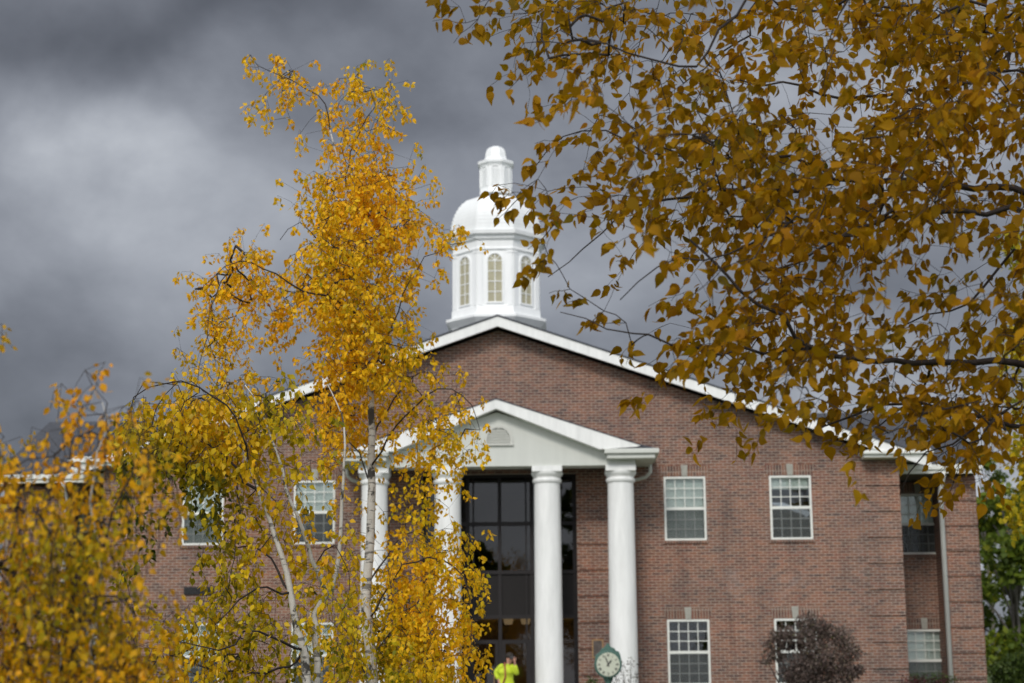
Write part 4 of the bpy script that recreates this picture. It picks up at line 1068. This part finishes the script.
# ------------------------------------------------------------------ street clock
YK = 41.5
ck = P(608, 664.5, YK); R = 13.2 * YK / F_PX
clock = thing('post_clock', 'green cast metal post clock with white dial before the right columns', 'clock', (ck.x, YK, 0))
def disc(mb, r, y0, y1, n=40, sx=1.0): mb.prism([(ck.x + r * sx * math.cos(a), ck.z + r * math.sin(a)) for a in np.linspace(0, 2 * math.pi, n, endpoint=False)], y0, y1)
mb = MB()
mb.rings([[(ck.x + r * math.cos(a), y, ck.z + r * math.sin(a)) for a in np.linspace(0, 2 * math.pi, 40, endpoint=False)]
          for r, y in ((R * .88, YK - .16), (R, YK - .17), (R * 1.02, YK - .13), (R * .96, YK - .1), (R * .96, YK + .1), (R * 1.02, YK + .13), (R, YK + .17), (R * .88, YK + .16))])
mb.build('clock_case', M['verdigris'], clock, smooth=True)
mb = MB(); mb.prism([(ck.x + a * R, ck.z + c_ * R) for a, c_ in ((-1.0, .25), (-.92, .7), (-.62, .92), (-.45, 1.18), (-.2, 1.3), (-.12, 1.48), (0, 1.6), (.12, 1.48), (.2, 1.3), (.5, 1.18), (.58, 1.0), (.80, .95), (.92, .7), (1.0, .25), (.8, .5), (0, .95), (-.8, .5))], YK - .12, YK + .12)
mb.build('crest', M['verdigris'], clock, bevel=.015)
mb = MB(); disc(mb, R * .86, YK - .172, YK - .165); dl = mb.build('dial', M['dial'], clock)
ROM = ['XII', 'I', 'II', 'III', 'IIII', 'V', 'VI', 'VII', 'VIII', 'IX', 'X', 'XI']
for h_, txt in enumerate(ROM):
    mb = MB()
    a = -h_ * math.pi / 6; Mx = Matrix.Translation((ck.x, YK - .175, ck.z)) @ Matrix.Rotation(-a, 4, 'Y') @ Matrix.Translation((0, 0, R * .68))
    ws = {'I': .014, 'V': .03, 'X': .032}; tot = sum(ws[ch] for ch in txt); xx = -tot / 2; hh = R * .095
    for ch in txt:
        cxx = xx + ws[ch] / 2; xx += ws[ch]
        if ch == 'I': mb.box(cxx - .004, cxx + .004, -.002, .002, -hh, hh, Mx)
        else:
            for sg in (-1, 1):
                if ch == 'X': mb.box(-.0035, .0035, -.002, .002 + .0004 * sg, -hh, hh, Mx @ Matrix.Translation((cxx, 0, 0)) @ Matrix.Rotation(sg * .42, 4, 'Y'))
                else: mb.box(-.0035, .0035, -.002, .002 + .0004 * sg, -hh, hh, Mx @ Matrix.Translation((cxx + sg * .006, 0, 0)) @ Matrix.Rotation(sg * .22, 4, 'Y'))
    mb.build('numeral', M['numeral'], dl)

for an, ln, wd, dy_ in ((38, .42, .014, -.181), (-20, .66, .009, -.186)):
    mb = MB(); Mx = Matrix.Translation((ck.x, YK + dy_, ck.z)) @ Matrix.Rotation(math.radians(an), 4, 'Y'); mb.prism([(-wd, -R * .15), (wd, -R * .15), (wd * 1.4, R * ln * .7), (0, R * ln), (-wd * 1.4, R * ln * .7)], -.002, .002, Mx); mb.build('clock_hand', M['numeral'], dl)
mb = MB(); zb = ck.z - R
mb.lathe(ck.x, YK, [(.20, -.05), (.20, .12), (.15, .2), (.13, .6), (.15, .66), (.09, .74), (.065, 1.0), (.055, zb - .25), (.09, zb - .2), (.06, zb - .12), (.11, zb - .03), (.12, zb + .03)], 20)
mb.build('post', M['verdigris'], clock, smooth=True)

# ------------------------------------------------------------------ person on the portico
def skin(name, verts, edges, rad, m, parent, sub=1):
    me = bpy.data.meshes.new(name); off = Vector((0, 0, 0)); q = parent
    while q is not None: off += q.location; q = q.parent
    bs_ = bmesh.new(); lay = bs_.verts.layers.skin.verify()
    vv_ = [bs_.verts.new(tuple(Vector(v_) - off)) for v_ in verts]
    for e_ in edges: bs_.edges.new((vv_[e_[0]], vv_[e_[1]]))
    for i, r in enumerate(rad):
        vv_[i][lay].radius = (r, r) if not isinstance(r, tuple) else r; vv_[i][lay].use_root = (i == 0)
    bs_.to_mesh(me); bs_.free(); o = link(name, me, m, parent)
    sk = o.modifiers.new('skin', 'SKIN'); sk.use_smooth_shade = True
    sb = o.modifiers.new('sub', 'SUBSURF'); sb.levels = sb.render_levels = sub
    return o
YH = 44.15
hp = P(509.5, 659, YH)                                  # head centre
z0 = FLOOR
PXc = P(506.5, 690, YH).x
hz = hp.z
def V3(px, py, dy=0): p = P(px, py, YH + dy); return (p.x, YH + dy, p.z)
person = thing('person', 'person in a lime green hi-vis jacket raising a camera on the portico', 'person', (PXc, YH, FLOOR))
neck = V3(508, 664.3); pel = (PXc, YH, z0 + .93); ch = (PXc + .01, YH, hz - .42); ab = (PXc, YH, z0 + 1.12)
shL, shR = V3(501.5, 666), V3(513.5, 666.3); elL, waL = V3(495.6, 672.5, .03), V3(499, 681, -.04)
elR, waR = V3(517, 674.5, -.15), V3(514.5, 662.5, -.24)
verts = [pel, ab, ch, neck, (hp.x, hp.y, hz - .06), (hp.x, hp.y - .01, hz + .05), (hp.x, hp.y, hz + .11)]
rad = [(.09, .06), (.08, .06), (.06, .05), .045, (.072, .08), (.078, .09), .05]
edges = [(0, 1), (1, 2), (2, 3), (3, 4), (4, 5), (5, 6)]
def chain(start, pts, rr):
    prev = start
    for p_, r in zip(pts, rr): verts.append(p_); rad.append(r); edges.append((prev, len(verts) - 1)); prev = len(verts) - 1
    return prev
hL = chain(2, [shL, elL, waL], [.040, .034, .028]); hR = chain(2, [shR, elR, waR], [.040, .034, .028])
for hnd, wst, up_s in ((hL, Vector(waL), -1), (hR, Vector(waR), 1)):
    pm = wst + Vector((.01, -.02, .06 * up_s)); pi = chain(hnd, [tuple(pm)], [.030])
    for j in range(4):
        b0 = pm + Vector(((j - 1.5) * .018, -.012, .032 * up_s)); chain(pi, [tuple(b0), tuple(b0 + Vector((0, -.03, .02 * up_s))), tuple(b0 + Vector((0, -.02, .035 * up_s)))], [.009, .008, .007])
    b0 = pm + Vector((-.035 * up_s, -.015, .0)); chain(pi, [tuple(b0), tuple(b0 + Vector((-.012, -.02, .025 * up_s)))], [.010, .008])
for sg in (-1, 1):
    chain(0, [(PXc + sg * .09, YH, z0 + .86), (PXc + sg * .11, YH - .02, z0 + .5), (PXc + sg * .12, YH + .01, z0 + .10), (PXc + sg * .13, YH - .12, z0 + .045)], [.085, .055, .042, .035])
skin('body', verts, edges, rad, M['skin'], person, 1)
mb = MB()
tor = [(z0 + .80, .20, .135), (z0 + .90, .205, .14), (z0 + 1.02, .19, .13), (z0 + 1.12, .178, .125), (z0 + 1.24, .188, .135), (hz - .36, .200, .140), (hz - .29, .195, .130), (hz - .235, .165, .115), (hz - .19, .11, .09), (hz - .15, .078, .078), (hz - .12, .072, .074)]
fold = random.Random(5)
mb.rings([[(PXc + .01 * math.sin(z * 9) + rx * math.cos(a) * (1 + .03 * math.sin(a * 5 + z * 22)), YH + ry * math.sin(a) * (1 + .05 * math.sin(a * 4 + z * 30)), z) for a in np.linspace(0, 2 * math.pi, 28, endpoint=False)] for z, rx, ry in tor])
jk = mb.build('jacket', M['hivis'], person, smooth=True)
for sh, el, wa in ((shL, elL, waL), (shR, elR, waR)):
    sh, el, wa = Vector(sh), Vector(el), Vector(wa); inn = Vector((PXc + (sh.x - PXc) * .45, YH, sh.z - .02)); mb = MB()
    wa2 = el + (wa - el) * .86
    pts = [inn, sh, sh.lerp(el, .33), sh.lerp(el, .66), el + (el - (sh + wa) / 2) * .05, el.lerp(wa2, .5), wa2]
    mb.tube(pts, [.075, .080, .072, .066, .064, .056, .050], 14)
    sl = mb.build('sleeve', M['hivis'], person, smooth=True); sb = sl.modifiers.new('sub', 'SUBSURF'); sb.levels = sb.render_levels = 1
tv = [(PXc, YH, z0 + .88)] + [q for sg in (-1, 1) for q in ((PXc + sg * .085, YH, z0 + .76), (PXc + sg * .11, YH - .02, z0 + .5), (PXc + sg * .12, YH + .01, z0 + .09))]
skin('trousers', tv, [(0, 1), (1, 2), (2, 3), (0, 4), (4, 5), (5, 6)], [(.12, .085), .085, .072, .06, .085, .072, .06], M['dark_cloth'], person, 2)
mb = MB()
for sg in (-1, 1):
    mb = MB(); mb.box(PXc + sg * .125 - .05, PXc + sg * .125 + .05, YH - .20, YH + .08, z0 + .001, z0 + .10); mb.build('shoe', M['black'], person, bevel=.03)
mb = MB(); mb.rings([[(hp.x + r * math.cos(a), hp.y + .015 + r * 1.12 * math.sin(a), z) for a in np.linspace(0, 2 * math.pi, 16, endpoint=False)] for r, z in ((.088, hz + .03), (.096, hz + .07), (.09, hz + .12), (.06, hz + .155), (.02, hz + .168))])
mb.build('hair', M['hair'], person, smooth=True)
for sg in (-1, 1):
    mb = MB(); mb.lathe(hp.x + sg * .03, hp.y - .082, [(.002, hz + .008), (.010, hz + .014), (.010, hz + .02), (.002, hz + .026)], 8); mb.build('eye', M['numeral'], person)
mb = MB(); mb.prism([(hp.x - .014, hz - .03), (hp.x + .014, hz - .03), (hp.x, hz + .015)], hp.y - .105, hp.y - .07); mb.box(hp.x - .025, hp.x + .025, hp.y - .088, hp.y - .07, hz - .062, hz - .052); mb.build('nose_and_mouth', M['skin'], person)
mb = MB(); s1 = Vector(shL) + Vector((.08, -.10, .06)); mb.tube([s1 + Vector((0, .12, .02)), s1, Vector((shL[0] + .1, YH - .155, ch[2])), Vector((shL[0] + .04, YH - .14, ch[2] - .18)), Vector((shL[0] + .0, YH - .03, ch[2] - .26))], .022, 6)
mb.build('backpack_strap', M['red'], person, smooth=True)
mb = MB(); cp = Vector((hp.x + .07, hp.y - .17, hz + .02)); mb.box(cp.x - .065, cp.x + .065, cp.y - .03, cp.y + .03, cp.z - .04, cp.z + .045)
pc = tag(mb.build('handheld_camera', M['black'], None, bevel=.008), 'small black camera held up to the face of the person in lime green', 'camera')
mb = MB(); M4 = Matrix.Translation(cp) @ Matrix.Rotation(math.pi / 2, 4, 'X'); mb.rings([[M4 @ Vector((r * math.cos(a), r * math.sin(a), z)) for a in np.linspace(0, 2 * math.pi, 16, endpoint=False)] for r, z in ((.03, .028), (.03, .09), (.02, .092))])
mb.build('lens', M['numeral'], pc)
